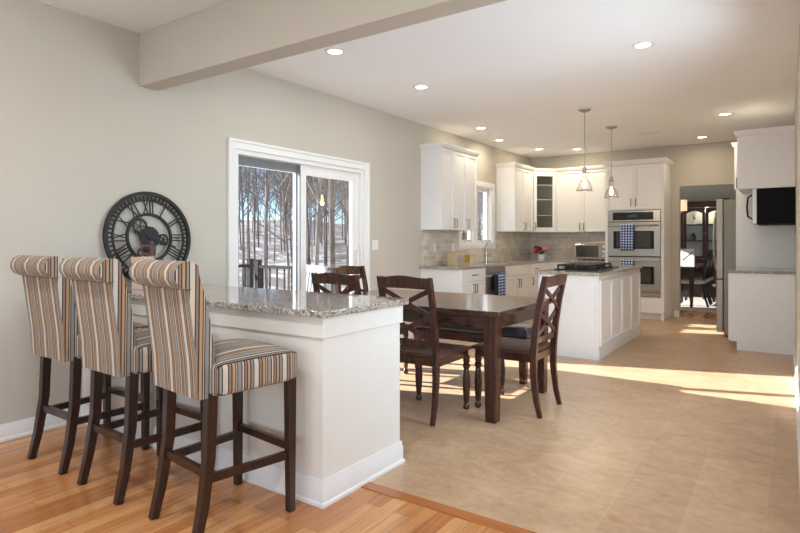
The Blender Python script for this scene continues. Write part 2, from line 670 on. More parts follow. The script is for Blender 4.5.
def place(o, loc, rz=0.0):
    o.location = loc
    o.rotation_euler = (0, 0, rz)
    return o


def copy_tree(o, parent=None):
    c = o.copy()
    C.objects.link(c)
    if parent is not None:
        c.parent = parent
    for ch in list(o.children):
        copy_tree(ch, c)
    return c


def struct(name, mb, mat, bevel=0.0, smooth=35, label=None, cat=None):
    o = mb.build(name, mat, None, bevel, smooth, origin=(0, 0, 0))
    o['kind'] = 'structure'
    return tag(o, label, cat)


def label_structure(o, label, cat):
    return tag(o, label, cat)


LW, BW, RW, CZ = -4.05, 10.25, 0.07, 2.82      # left wall, back wall, kitchen right wall, ceiling
FY0, FX1 = -3.5, 2.65                          # family room rear and right walls
DY1 = 14.6                                     # dining room far wall
DOORY = (3.305, 5.150, 2.07)
SWY = (7.50, 8.60, 1.20, 2.12)

# ------------------------------------------------------------------ the setting
# left wall (sliding door and sink window openings)
DW = (10.9, 13.3, 0.8, 2.2)  # unseen dining-room opening, placed so sun reaches the far table


def lw_hole(y, z):
    return (DOORY[0] < y < DOORY[1] and z < DOORY[2]) or (SWY[0] < y < SWY[1] and SWY[2] < z < SWY[3]) or (DW[0] < y < DW[1] and DW[2] < z < DW[3])


struct('wall_left', MB().cells([FY0 - .15, DOORY[0], DOORY[1], SWY[0], SWY[1], DW[0], DW[1], DY1 + .15], [0, DW[2], SWY[2], DOORY[2], SWY[3], DW[3], CZ], lw_hole, 0, LW - 0.15, LW), WALL,
       label='greige painted wall with the sliding glass door and the clock', cat='wall')
OPX = (-1.47, -0.60, 2.145)
struct('wall_back', MB().cells([LW, OPX[0], OPX[1], RW + .12], [0, OPX[2], CZ], lambda x, z: OPX[0] < x < OPX[1] and z < OPX[2], 1, BW, BW + 0.13), WALL,
       label='greige kitchen back wall with the opening to the dining room', cat='wall')
KW = (2.95, 4.60, .85, 2.2)  # unseen opening added to let the kitchen fill lamp in
struct('wall_right', MB().cells([2.565, KW[0], KW[1], BW], [0, KW[2], KW[3], CZ], lambda y, z: KW[0] < y < KW[1] and KW[2] < z < KW[3], 0, RW, RW + .12), WALL, label='greige kitchen side wall seen almost edge on', cat='wall')
struct('wall_return', MB().box(RW + .12, FX1, 2.42, 2.565, 0, CZ), WALL, label='greige wall between family room and kitchen', cat='wall')
RWN = [(-3.0, -0.8), (0.0, 2.2)]
struct('wall_rear', MB().cells([LW, -3.0, -.8, 0, 2.2, FX1], [0, .65, 2.25, CZ], lambda x, z: any(a < x < b for a, b in RWN) and .65 < z < 2.25, 1, FY0 - .15, FY0), WALL,
       label='greige family room wall behind the camera', cat='wall')
struct('wall_side', MB().cells([FY0, -1.8, .6, 2.42], [0, .65, 2.25, CZ], lambda y, z: -1.8 < y < .6 and .65 < z < 2.25, 0, FX1, FX1 + .15), WALL,
       label='greige family room side wall', cat='wall')
struct('ceiling', MB().box(LW - .15, FX1 + .15, FY0 - .15, BW + .13, CZ, CZ + .12), CEIL, label='smooth white ceiling with recessed lights', cat='ceiling')
struct('trim_1', MB().box(LW, FX1, 2.405, 2.565, 2.42, CZ), WALL, bevel=0.006, label='greige dropped beam crossing under the white ceiling', cat='beam')
struct('floor_wood', MB().box(LW, FX1, FY0, 2.25, -.1, 0), OAK, label='orange oak strip floor under the bar stools', cat='floor')
struct('floor_tile', MB().box(LW, FX1, 2.32, BW + .02, -.1, 0), TILE, label='beige stone tile kitchen floor', cat='floor')
struct('trim_2', MB().box(LW, FX1, 2.25, 2.32, -.1, 0.004), OAKTRIM, label='oak threshold strip between wood and tile floors', cat='threshold')
# dining room shell
struct('floor_dining', MB().box(LW, 1.2, BW + .02, DY1, -.1, 0), OAK, label='oak floor of the dining room', cat='floor')
struct('ceiling_dining', MB().box(LW, 1.2, BW + .13, DY1 + .15, CZ, CZ + .12), CEIL, label='white dining room ceiling', cat='ceiling')
struct('wall_far', MB().box(LW, 1.2, DY1, DY1 + .15, 0, CZ), DINWALL, label='grey green dining room wall behind the china cabinet', cat='wall')
struct('wall_east', MB().box(1.2, 1.35, BW + .13, DY1 + .15, 0, CZ), DINWALL, label='grey green dining room side wall', cat='wall')

# baseboards


def baseboard(name, p, q, nrm, label, h=0.105):
    """profile board from p to q on the floor; nrm = direction away from the wall"""
    p, q, nrm = Vector((*p, 0)), Vector((*q, 0)), Vector((*nrm, 0))
    prof = [(0, 0), (0.022, 0), (0.022, 0.014), (0.014, 0.022), (0.014, h * .74), (0.009, h * .84), (0.008, h), (0, h)]
    m = MB()
    m.loft([[t + nrm * a + Vector((0, 0, b)) for a, b in prof] for t in (p, q)])
    return struct(name, m, TRIM, label=label, cat='baseboard')


baseboard('baseboard_left', (LW, FY0), (LW, 1.985), (1, 0), 'white baseboard along the greige wall behind the stools')
baseboard('baseboard_left', (LW, 2.68), (LW, DOORY[0] - .09), (1, 0), 'white baseboard between bar and sliding door')
baseboard('baseboard_left', (LW, DOORY[1] + .09), (LW, 6.38), (1, 0), 'white baseboard between sliding door and kitchen counter')
baseboard('baseboard_right', (RW, 2.565), (RW, 7.53), (-1, 0), 'white baseboard at the foot of the kitchen side wall')
baseboard('baseboard_back', (-1.55, BW), (OPX[0], BW), (0, -1), 'white baseboard beside the dining room opening')

# ------------------------------------------------------------------ sliding door (structure)
Y0, Y1, ZT = DOORY


def yframe(m, ya, yb, za, zb, x0, x1, b, **k):
    """frame in the YZ plane of the left wall"""
    t = MB()
    t.ring(ya, yb, za, zb, x0, x1, b, **k)
    t.xform(Matrix(((0, 1, 0, 0), (1, 0, 0, 0), (0, 0, 1, 0), (0, 0, 0, 1))))
    return t


door = thing('door_1', 'white framed sliding glass door onto the snowy deck', 'sliding door')
door['kind'] = 'structure'
# casing: three-sided flat frame with a raised outer band
casing = MB().cells([Y0 - .075, Y0 + .0, Y1 - .0, Y1 + .075], [0, ZT, ZT + .075], lambda y, z: Y0 < y < Y1 and z < ZT, 0, LW, LW + .02)
casing.build('casing', TRIM, door, bevel=0.004)
band = MB().cells([Y0 - .085, Y0 - .06, Y1 + .06, Y1 + .085], [0, ZT + .06, ZT + .085], lambda y, z: Y0 - .06 < y < Y1 + .06 and z < ZT + .06, 0, LW, LW + .032)
band.build('casing_band', TRIM, door, bevel=0.003)
MB().cells([Y0, Y0 + .04, Y1 - .04, Y1], [0, ZT - .04, ZT], lambda y, z: Y0 + .04 < y < Y1 - .04 and z < ZT - .04, 0, LW - .15, LW + .001).build('jamb', TRIM, door)
MB().box(LW - .15, LW, Y0 + .04, Y1 - .04, -.02, .03).build('sill', NICKEL, door)
yframe(None, Y0 + .04, 4.205, .03, ZT - .04, LW - .125, LW - .09, .075, br=.06, bt=.085, bb=.10).build('sash', TRIM, door, bevel=.003)
sashL = door.children[-1]
yframe(None, 4.165, Y1 - .045, .03, ZT - .04, LW - .075, LW - .035, .08, br=.12, bt=.10, bb=.12).build('sash', TRIM, door, bevel=.003)
sashR = door.children[-1]
SL = [o for o in door.children if o.name.startswith('sash')]
MB().box(LW - .11, LW - .105, Y0 + .1, 4.16, .1, ZT - .1).build('pane', GLASS, SL[0])
MB().box(LW - .058, LW - .053, 4.23, Y1 - .15, .13, ZT - .12).build('pane', GLASS, SL[1])
MB().box(LW - .086, LW - .037, 4.153, 4.164, .03, ZT - .05).build('weather_strip', SLATE, SL[1])
MB().tube([(LW - .035, Y1 - .105, .95), (LW + .005, Y1 - .105, .96), (LW + .005, Y1 - .105, 1.14), (LW - .035, Y1 - .105, 1.15)], .009).build('handle', WHITEP, SL[1])
MB().box(LW - .085, LW - .078, Y0 + .05, 4.18, 1.945, 2.025).build('head_rail', SLATE, door)

# ------------------------------------------------------------------ sink window (structure)
win = thing('window_1', 'white casement window over the sink with a view of snowy trees', 'window')
win['kind'] = 'structure'
yframe(None, SWY[0] - .08, SWY[1] + .08, SWY[2] - .07, SWY[3] + .08, LW, LW + .02, .08, bb=.07).xform(Matrix()).build('casing', TRIM, win, bevel=.003)
yframe(None, SWY[0], SWY[1], SWY[2], SWY[3], LW - .15, LW, .02).build('jamb', TRIM, win)
MB().box(LW - .12, LW - .03, 7.98, 8.12, SWY[2] + .02, SWY[3] - .02).build('mullion', TRIM, win)
for a, b in ((SWY[0] + .02, 7.98), (8.12, SWY[1] - .02)):
    yframe(None, a, b, SWY[2] + .02, SWY[3] - .02, LW - .105, LW - .065, .045).build('sash', TRIM, win)
for o, (a, b) in zip([c for c in win.children if c.name.startswith('sash')], ((SWY[0] + .06, 7.94), (8.16, SWY[1] - .06))):
    MB().box(LW - .088, LW - .083, a, b, SWY[2] + .06, SWY[3] - .06).build('pane', GLASS, o)
    c = (a + b) / 2
    MB().tube([(LW - .065, c, SWY[2] + .045), (LW - .04, c, SWY[2] + .05), (LW - .02, c + .05, SWY[2] + .07), (LW - .015, c + .09, SWY[2] + .055)], .009, 6).build('crank', NICKEL, o)

# dining-room window, family-room windows (out of the photograph's view; added to let light in, with fill lamps set at the top)
for nm, a, b, z0, z1 in (('window_2', DW[0], DW[1], DW[2], DW[3]),):
    o = thing(nm, 'unseen white framed dining room window, added to let sun in', 'window')
    o['kind'] = 'structure'
    yframe(None, a, b, z0, z1, LW - .12, LW - .04, .05).build('frame', TRIM, o)

# ------------------------------------------------------------------ peninsula bar
PX1, PYa, PYb = -1.808, 1.99, 2.63
bar = thing('breakfast_bar', 'pale painted breakfast bar wall with white baseboard beside the stools', 'bar counter')
MB().box(LW + .002, PX1, PYa, PYb, 0, .892).build('body', PENWALL, bar)
MB().cells([LW + .002, PX1, PX1 + .014], [PYa - .014, PYa, PYb, PYb + .014], lambda x, y: x < PX1 and PYa < y < PYb, 2, .79, .892).build('apron', PENWALL, bar, bevel=.003)
bb = MB()
prof = [(0, 0), (0.022, 0), (0.022, 0.014), (0.014, 0.022), (0.014, 0.09), (0.009, 0.105), (0.008, .122), (0, .122)]
bb.loft([[(LW + .002, PYa - a, z) for a, z in prof], [(PX1 + a, PYa - a, z) for a, z in prof], [(PX1 + a, PYb + a, z) for a, z in prof], [(LW + .002, PYb + a, z) for a, z in prof]])
bb.build('baseboard', TRIM, bar)
place(bar, (0, 0, 0))
ct = MB()
x1, ya, yb, r_ = PX1 + .045, PYa - .05, PYb + .05, .03
poly = [(LW + .002, ya), (x1 - r_, ya), (x1 - r_ * .3, ya + r_ * .3), (x1, ya + r_), (x1, yb - r_), (x1 - r_ * .3, yb - r_ * .3), (x1 - r_, yb), (LW + .002, yb)]
ct.prism(poly, 2, .892, .924)
tag(ct.build('bar_worktop', GRANITE, None, bevel=.007, seg=3), 'polished speckled granite top of the breakfast bar', 'worktop')

# ------------------------------------------------------------------ cabinets
U = 0.02


def pull(m, x, z, vert=True, L=.115, y=-U):
    h = L / 2
    if vert:
        return m.tube([(x, y, z - h), (x, y - .03, z - h), (x, y - .03, z + h), (x, y, z + h)], .007, 6)
    return m.tube([(x - h, y, z), (x - h, y - .03, z), (x + h, y - .03, z), (x + h, y, z)], .007, 6)


def cabinet(name, label, cat, W, D, z0, H, fronts, loc, rz, group=None, toe=0.0, crown=None, body=True, border=.055, short=0.0):
    root = thing(name, label, cat, group)
    if body:
        if toe:
            MB().prism([(.065, z0), (D, z0), (D, z0 + H), (0, z0 + H), (0, z0 + toe), (.065, z0 + toe)], 0, 0, W).build('body', CAB, root)
        else:
            MB().box(0, W, 0, D, z0, z0 + H).build('body', CAB, root)
    for f in fronts:
        kind, a, b, c, d, hd = f
        if kind == 'false':
            p = MB().box(a, b, -U, 0, c, d).build('false_front', CAB, root, bevel=.002)
        else:
            p = MB().panel(a, b, c, d, -U, 0, border, .011 if (d - c) > .25 else 0.0).build(kind, CAB, root)
        if hd:
            pull(MB(), hd[1], hd[2], hd[0] == 'v').build('handle', PULL, p)
    if crown:
        l, r = crown
        z = z0 + H
        m = MB()
        e = .035
        seq = [(0.0, 0.0), (.012, .004), (.02, .022), (e, .045), (e, .06)]
        E = W - short
        m.loft([[(0 - (k if l else 0), -U - k, z + h), (E + (k if r else 0), -U - k, z + h), (E + (k if r else 0), D, z + h), (0 - (k if l else 0), D, z + h)] for k, h in seq])
        m.build('crown', CAB, root)
    place(root, loc, rz)
    return root


def door_pair(x0, x1, z0, z1, hz, g=.002):
    m = (x0 + x1) / 2
    return [('door', x0 + g, m - g / 2, z0, z1, ('v', m - .035, hz)), ('door', m + g / 2, x1 - g, z0, z1, ('v', m + .035, hz))]


UF = -3.72 - U     # body front plane of the uppers on the left wall
UD = UF - LW - .002
R90 = R(90)
cabinet('upper_cabinet', 'white double-door wall cabinet over the counter end nearest the sliding door', 'cabinet', .672, UD, 1.40, 1.075, door_pair(0, .672, 1.40, 2.472, 1.49), (UF, 6.38, 0), R90, crown=(True, False))
cabinet('upper_cabinet', 'narrow single-door white wall cabinet beside the sink window', 'cabinet', .345, UD, 1.40, 1.075, [('door', .002, .343, 1.40, 2.472, ('v', .04, 1.49))], (UF, 7.053, 0), R90, crown=(False, True))
cabinet('upper_cabinet', 'white double-door wall cabinet between sink window and glass-fronted corner cabinet', 'cabinet', .82, UD, 1.41, 1.075, door_pair(0, .82, 1.41, 2.482, 1.50), (UF, 8.765, 0), R90, crown=(True, False))
cabinet('upper_cabinet', 'wide white double-door wall cabinet above the toaster oven', 'cabinet', .927, BW - 9.942, 1.41, 1.075, door_pair(0, .927, 1.41, 2.482, 1.50), (-3.425, 9.94, 0), 0, crown=(False, False), short=.05)

# glass-fronted diagonal corner cabinet
gc = thing('corner_cabinet', 'white diagonal corner wall cabinet with glass door and empty shelves', 'cabinet')
WG = math.hypot(-3.43 - UF, 9.94 - 9.59)
A = Vector((UF, 9.585, 0))
B = Vector((-3.425, 9.94, 0))
WG = (B - A).length
ang = math.atan2((B - A).y, (B - A).x)
di = 0.27
z0, z1 = 1.41, 2.485
inv = Matrix.Rotation(-ang, 4, 'Z') @ Matrix.Translation(-A)


def gpoly(pts, za, zb):
    m = MB().prism(pts, 2, za, zb)
    return m.xform(inv)


LWg, BWg = LW + .002, BW - .002
hexp = [(UF, 9.587), (-3.427, 9.94), (-3.427, BWg), (LWg, BWg), (LWg, 9.587)]
gpoly(hexp, z0, z0 + .02).build('base_panel', CAB, gc)
gpoly(hexp, z1 - .02, z1).build('top_panel', CAB, gc)
gpoly([(LWg, 9.587), (UF, 9.587), (UF - .02, 9.607), (LWg, 9.607)], z0 + .02, z1 - .02).build('side_panel', CAB, gc)
gpoly([(-3.427, 9.94), (-3.427, BWg), (-3.445, BWg), (-3.445, 9.96)], z0 + .02, z1 - .02).build('side_panel', CAB, gc)
gpoly([(LWg, 9.607), (LW + .012, 9.607), (LW + .012, BW - .012), (-3.445, BW - .012), (-3.445, BWg), (LWg, BWg)], z0 + .02, z1 - .02).build('back_panel', CABIN, gc)
for zz in (1.70, 1.98, 2.24):
    gpoly([(UF, 9.61), (-3.45, 9.93), (-3.45, BW - .014), (LW + .014, BW - .014), (LW + .014, 9.61)], zz, zz + .018).build('shelf', CAB, gc)
dr = MB().ring(.022, WG - .022, z0, z1 - .003, -U, 0, .06, bt=.08, bb=.08).build('door', CAB, gc)
MB().box(.07, WG - .07, -.012, -.008, z0 + .07, z1 - .07).build('pane', CGLASS, dr)
pull(MB(), .045, 1.52).build('handle', PULL, dr)
m = MB()
seq = [(0.0, 0.0), (.012, .004), (.02, .022), (.035, .045), (.035, .06)]
m.loft([[(LWg, 9.588, z1 + h), (UF + U + k, 9.588, z1 + h), (-3.428, 9.94 - U - k, z1 + h), (-3.428, BWg, z1 + h), (LWg, BWg, z1 + h)] for k, h in seq])
m.xform(inv)
m.build('crown', CAB, gc)
place(gc, tuple(A), ang)

# base cabinets on the left wall
BF = -3.42 - U
BD = BF - LW - .002
cabinet('base_cabinet', 'white base cabinet with drawer and two doors under the counter end nearest the dining table', 'cabinet', .672, BD, 0, .885,
        [('drawer', .002, .670, .722, .880, ('h', .336, .80))] + door_pair(0, .672, .105, .716, .62), (BF, 6.38, 0), R90, toe=.1)
cabinet('base_cabinet', 'white two-door sink base cabinet to the far side of the dishwasher', 'cabinet', .965, BD, 0, .885,
        [('false', .002, .963, .722, .880, None)] + door_pair(0, .965, .105, .716, .60), (BF, 7.725, 0), R90, toe=.1)
cabinet('base_cabinet', 'narrow white base cabinet with one drawer and door between sink and room corner', 'cabinet', .945, BD, 0, .885,
        [('drawer', .002, .50, .722, .880, ('h', .25, .80)), ('door', .002, .50, .105, .716, ('v', .06, .60)), ('false', .504, .92, .105, .880, None)], (BF, 8.692, 0), R90, toe=.1)
cabinet('base_cabinet', 'white base cabinet under the toaster oven on the back wall', 'cabinet', .938, BW - 9.642, 0, .885,
        [('false', .025, .071, .105, .880, None), ('drawer', .075, .505, .722, .880, ('h', .29, .80)), ('drawer', .509, .936, .722, .880, ('h', .72, .80))] + door_pair(.073, .938, .105, .716, .62), (-3.438, 9.64, 0), 0, toe=.1)

# L-shaped granite worktop with a sink cut-out
SK = (-3.96, -3.54, 7.85, 8.55)
fx, by = BF + .03, 9.61
ctop = MB().cells([LW + .002, SK[0], SK[1], fx, -2.50], [6.345, SK[2], SK[3], by, BW - .002],
                  lambda x, y: (x > fx and y < by) or (SK[0] < x < SK[1] and SK[2] < y < SK[3]), 2, .885, .917)
tag(ctop.build('kitchen_worktop', GRANITE, None, bevel=.004), 'speckled granite counter running along the sink window and back wall', 'worktop')
snk = MB()
snk.loft([[(SK[0] - .0, SK[2], .884), (SK[1], SK[2], .884), (SK[1], SK[3], .884), (SK[0], SK[3], .884)],
          [(SK[0] + .02, SK[2] + .02, .74), (SK[1] - .02, SK[2] + .02, .74), (SK[1] - .02, SK[3] - .02, .74), (SK[0] + .02, SK[3] - .02, .74)]], cap=False)
so = snk.build('sink', STEEL, None)
so.data.polygons  # open basin
tag(so, 'steel undermount sink basin below the kitchen window', 'sink')

# backsplash
struct('trim_3', MB().cells([6.40, SWY[0] - .08, SWY[1] + .08, BW - .01], [.917, SWY[2] - .07, 1.41], lambda y, z: SWY[0] - .08 < y < SWY[1] + .08 and z > SWY[2] - .07, 0, LW, LW + .01), MARBLE_Y,
       label='marble subway tile backsplash around the sink window', cat='backsplash')
struct('trim_4', MB().box(LW + .01, -2.495, BW - .01, BW, .917, 1.41), MARBLE_X, label='marble subway tile backsplash behind the toaster oven', cat='backsplash')

# dishwasher
dwm = thing('dishwasher', 'stainless dishwasher beside the sink with a towel on its handle', 'dishwasher')
MB().box(.004, .660, .03, .58, .0, .882).build('body', BLACKM, dwm)
MB().box(.004, .660, -.02, .03, .105, .80).build('door', STEEL, dwm, bevel=.004)
MB().box(.004, .660, -.02, .03, .806, .880).build('control_panel', STEEL, dwm, bevel=.003)
MB().tube([(.06, -.02, .765), (.06, -.06, .765), (.604, -.06, .765), (.604, -.02, .765)], .011).build('handle', CHROME, dwm)
place(dwm, (BF, 7.056, 0), R90)


def towel(name, label, mat, x, y, z, W, front, back, r=.014, group=None, rz=0):
    """cloth hung over a rail at (0,0,z): front flap to -Y, back flap to +Y, with soft folds"""
    n = 12
    prof = [(-r - .004, z - front), (-r - .006, z - front * .6), (-r - .003, z - front * .25), (-r, z), (-r * .7, z + r * .7), (0, z + r), (r * .7, z + r * .7), (r, z), (r + .001, z - back * .5), (r + .001, z - back)]
    m = MB()
    th = .004
    out, inn = [], []
    for k, (py, pz) in enumerate(prof):
        A_, B_ = [], []
        for i in range(n + 1):
            xx = -W / 2 + W * i / n
            wv = .004 * math.sin(i * 1.9 + k * .2) * min(1, max(0, (z - pz) / .15))
            A_.append((xx, py + wv - (th if py < 0 else -th) * .5, pz + (th * .5 if abs(py) < r * .8 else 0)))
        out.append(A_)
    vr = [[m.bm.verts.new(p) for p in row] for row in out]
    for a, b in zip(vr[:-1], vr[1:]):
        for i in range(n):
            m.bm.faces.new((a[i], a[i + 1], b[i + 1], b[i]))
    o = m.build(name, mat, None, smooth=80, origin=(0, 0, z - front))
    s = o.modifiers.new('thickness', 'SOLIDIFY')
    s.thickness = th
    s.offset = 0
    tag(o, label, 'towel', group)
    place(o, (x, y, z - front), rz)
    return o


towel('tea_towel', 'navy and white check towel hanging on the dishwasher handle', PLAID, BF + .06, 7.056 + .40, .765, .24, .50, .2, rz=R90)
towel('tea_towel', 'plain dark navy towel beside the check towel on the dishwasher', NAVY, BF + .06, 7.056 + .21, .765, .13, .52, .2, rz=R90)

# faucet
fc = thing('faucet', 'tall chrome gooseneck faucet behind the sink', 'faucet')
MB().lathe([(.028, 0), (.028, .012), (.018, .02), (.017, .12), (.014, .13)]).build('base', CHROME, fc)
MB().tube([(0, 0, .12), (0, 0, .26), (.02, 0, .32), (.07, 0, .355), (.125, 0, .335), (.15, 0, .28), (.155, 0, .22)], [.012, .012, .012, .012, .012, .013, .017], 10).build('spout', CHROME, fc)
MB().tube([(0, 0, .07), (.01, .05, .085), (.02, .09, .12)], [.01, .008, .006], 8).build('lever', CHROME, fc)
place(fc, (-4.00, 8.28, .917))

# tall oven cabinet
OF = 9.62
tc = thing('oven_cabinet', 'tall white cabinet housing the double wall oven', 'cabinet')
MB().box(0, .045, 0, BW - OF - .002, 0, 2.475).build('side_panel', CAB, tc)
MB().box(.848, .893, 0, BW - OF - .002, 0, 2.475).build('side_panel', CAB, tc)
MB().box(.045, .848, 0, BW - OF - .002, 1.745, 2.475).build('top_box', CAB, tc)
MB().prism([(.065, 0), (BW - OF - .002, 0), (BW - OF - .002, .36), (0, .36), (0, .1), (.065, .1)], 0, .045, .848).build('base_box', CAB, tc)
for f in door_pair(.02, .873, 1.757, 2.462, 1.87):
    p = MB().panel(f[1], f[2], f[3], f[4], -U, 0).build('door', CAB, tc)
    pull(MB(), f[5][1], f[5][2]).build('handle', PULL, p)
MB().panel(.02, .873, .115, .352, -U, 0, .03, 0.0).build('drawer', CAB, tc)
m = MB()
m.loft([[(0, -U - k, 2.475 + h), (.893 + k, -U - k, 2.475 + h), (.893 + k, BW - OF - .002, 2.475 + h), (0, BW - OF - .002, 2.475 + h)] for k, h in [(0, 0), (.012, .004), (.02, .025), (.045, .055), (.045, .075)]])
m.build('crown', CAB, tc)
place(tc, (-2.492, OF, 0))

ov = thing('double_oven', 'stainless double wall oven with check towels on both handles', 'oven')
ox0, ox1 = .048, .845
MB().box(ox0, ox1, .02, .55, .365, 1.742).build('body', BLACKM, ov)
cp = MB().box(ox0, ox1, -.03, .02, 1.565, 1.738).build('control_panel', STEEL, ov, bevel=.004)
MB().box(ox0 + .08, ox1 - .10, -.036, -.03, 1.588, 1.712).build('display', BLACK, cp, bevel=.002)
MB().box(ox0 + .31, ox0 + .46, -.0385, -.036, 1.625, 1.675).build('screen', emitter('oven_screen', (40, 54, 66), .12), cp)
for za, zb in ((1.005, 1.555), (.445, .99)):
    d = MB().box(ox0, ox1, -.03, .02, za, zb).build('oven_door', STEEL, ov, bevel=.005)
    MB().box(ox0 + .09, ox1 - .09, -.034, -.03, za + .12, zb - .145).build('door_window', BLACK, d, bevel=.003)
    MB().box(ox0 + .14, ox1 - .14, -.036, -.034, za + .14, zb - .165).build('inner_window', plain('oven_glass_grey', (66, 62, 58), .15), d)
    MB().tube([(ox0 + .03, -.03, zb - .055), (ox0 + .03, -.08, zb - .055), (ox1 - .03, -.08, zb - .055), (ox1 - .03, -.03, zb - .055)], .013, 10).build('handle', STEEL, d)
MB().box(ox0, ox1, -.02, .02, .368, .438).build('vent_panel', STEEL, ov)
place(ov, (-2.492, OF, 0))
towel('tea_towel', 'blue and white check towel on the upper oven handle', PLAID, -2.492 + .365, OF - .08, 1.50, .20, .40, .2, r=.016)
towel('tea_towel', 'blue and white check towel on the lower oven handle behind the island', PLAID, -2.492 + .365, OF - .08, .935, .20, .36, .2, r=.016)

# right wall run: base cabinet, microwave cabinet, fridge surround
RF = -.55
cabinet('base_cabinet', 'white base cabinet with plain end panel beside the refrigerator', 'cabinet', .84, RW - RF - .002, 0, .885,
        [('drawer', .002, .838, .722, .880, ('h', .42, .80))] + door_pair(0, .84, .105, .716, .62), (RF, 8.37, 0), -R90, toe=.1)
tag(MB().box(RF - .035, RW - .002, 7.50, 8.37, .885, .917).build('side_worktop', GRANITE, None, bevel=.004), 'short granite counter beside the refrigerator', 'worktop')
cabinet('upper_cabinet', 'white wall cabinet over the microwave with a plain end panel', 'cabinet', .84, RW + .458, 1.845, .605,
        door_pair(0, .84, 1.85, 2.445, 1.95), (-.46, 8.37, 0), -R90, crown=(False, True))
fs = cabinet('fridge_surround', 'white tall end panel and shallow cabinet above the refrigerator', 'cabinet', .98, RW + .548, 1.90, .555,
             door_pair(0, .98, 1.905, 2.45, 2.0), (-.55, 9.39, 0), -R90, crown=(True, False))
o = MB().box(.98 - .025, .98, 0, RW + .548, 0, 1.90).build('side_panel', CAB, fs)
mw = thing('microwave', 'black microwave with steel front hanging under the wall cabinet', 'microwave')
MB().box(0, .78, .0, .355, 1.44, 1.843).build('body', MWBLACK, mw)
fr = MB().box(0, .78, -.045, 0, 1.445, 1.843).build('door', STEEL, mw, bevel=.004)
MB().box(.06, .56, -.048, -.045, 1.52, 1.78).build('door_window', BLACK, fr)
MB().tube([(.70, -.045, 1.50), (.70, -.09, 1.53), (.70, -.10, 1.64), (.70, -.09, 1.75), (.70, -.045, 1.78)], .01).build('handle', BLACKM, fr)
place(mw, (-.29, 8.33, 0), -R90)

# refrigerator
fg = thing('refrigerator', 'stainless french-door refrigerator with grey side beside the dining room opening', 'refrigerator')
MB().box(0, .91, .0, .62, .03, 1.785).build('body', STEELD, fg, bevel=.004)
for a, b in ((.003, .452), (.458, .907)):
    d = MB().box(a, b, -.085, -.006, .755, 1.80).build('door', FRIDGE, fg, bevel=.012, seg=3)
    hx = .425 if a < .1 else .485
    MB().tube([(hx, -.085, .84), (hx, -.125, .86), (hx, -.15, 1.05), (hx, -.155, 1.25), (hx, -.15, 1.45), (hx, -.125, 1.64), (hx, -.085, 1.66)], .013).build('handle', CHROME, d)
d = MB().box(.003, .907, -.085, -.006, .06, .745).build('freezer_drawer', FRIDGE, fg, bevel=.012, seg=3)
MB().tube([(.08, -.085, .66), (.10, -.13, .66), (.81, -.13, .66), (.83, -.085, .66)], .013).build('handle', CHROME, d)
for hx in (.05, .86):
    MB().box(hx - .04, hx + .04, -.06, .06, 1.785, 1.81).build('hinge_cover', BLACKM, fg)
MB().box(.02, .89, .02, .58, 0, .03).build('base_grille', BLACKM, fg)
place(fg, (-.69, 9.355, 0), -R90)

# ------------------------------------------------------------------ island
IX0, IX1, IY0, IY1 = -2.30, -1.64, 6.08, 8.06
isl = thing('kitchen_island', 'white panelled kitchen island in the middle of the tiled floor', 'island')
MB().prism([(IX0 + .0, 0.0), (IX1, 0), (IX1, .885), (IX0, .885)], 1, IY0, IY1).build('body', CAB, isl)
MB().box(IX0 + .02, IX1 - .03, IY0 - .016, IY0, .0, .885).build('end_panel', CAB, isl)
pw = (IY1 - IY0 - .05) / 4
rot = Matrix(((0, -1, 0, IX1), (1, 0, 0, 0), (0, 0, 1, 0), (0, 0, 0, 1)))
for i in range(4):
    a = IY0 + .03 + i * pw
    t = MB().panel(a, a + pw - .012, .13, .83, -.018, 0, .045, .012)
    t.xform(rot)
    t.build('side_panel', CAB, isl)
MB().box(IX1, IX1 + .012, IY0 - .012, IY1, 0, .095).build('baseboard', CAB, isl, bevel=.004)
MB().box(IX0, IX1 + .012, IY0 - .026, IY0 - .016, 0, .03).build('shoe_moulding', CAB, isl)
op = MB().box(-1.995, -1.925, IY0 - .021, IY0 - .016, .59, .70).build('outlet_plate', WHITEP, isl, bevel=.002)
for zz in (.625, .665):
    MB().lathe([(.014, 0), (.014, .002)], (-1.96, IY0 - .021, zz), 12, axis=1).build('socket', TRIM, op)
place(isl, (0, 0, 0))
m = MB()
x0, x1, ya, yb, c_ = IX0 - .03, IX1 + .035, IY0 - .05, IY1 + .04, .03
m.prism([(x0 + c_, ya), (x1 - c_, ya), (x1 - c_ * .3, ya + c_ * .3), (x1, ya + c_), (x1, yb - c_), (x1 - c_, yb), (x0 + c_, yb), (x0, yb - c_), (x0, ya + c_), (x0 + c_ * .3, ya + c_ * .3)], 2, .885, .917)
tag(m.build('island_worktop', GRANITE, None, bevel=.006), 'speckled granite top of the kitchen island holding the cooktop', 'worktop')

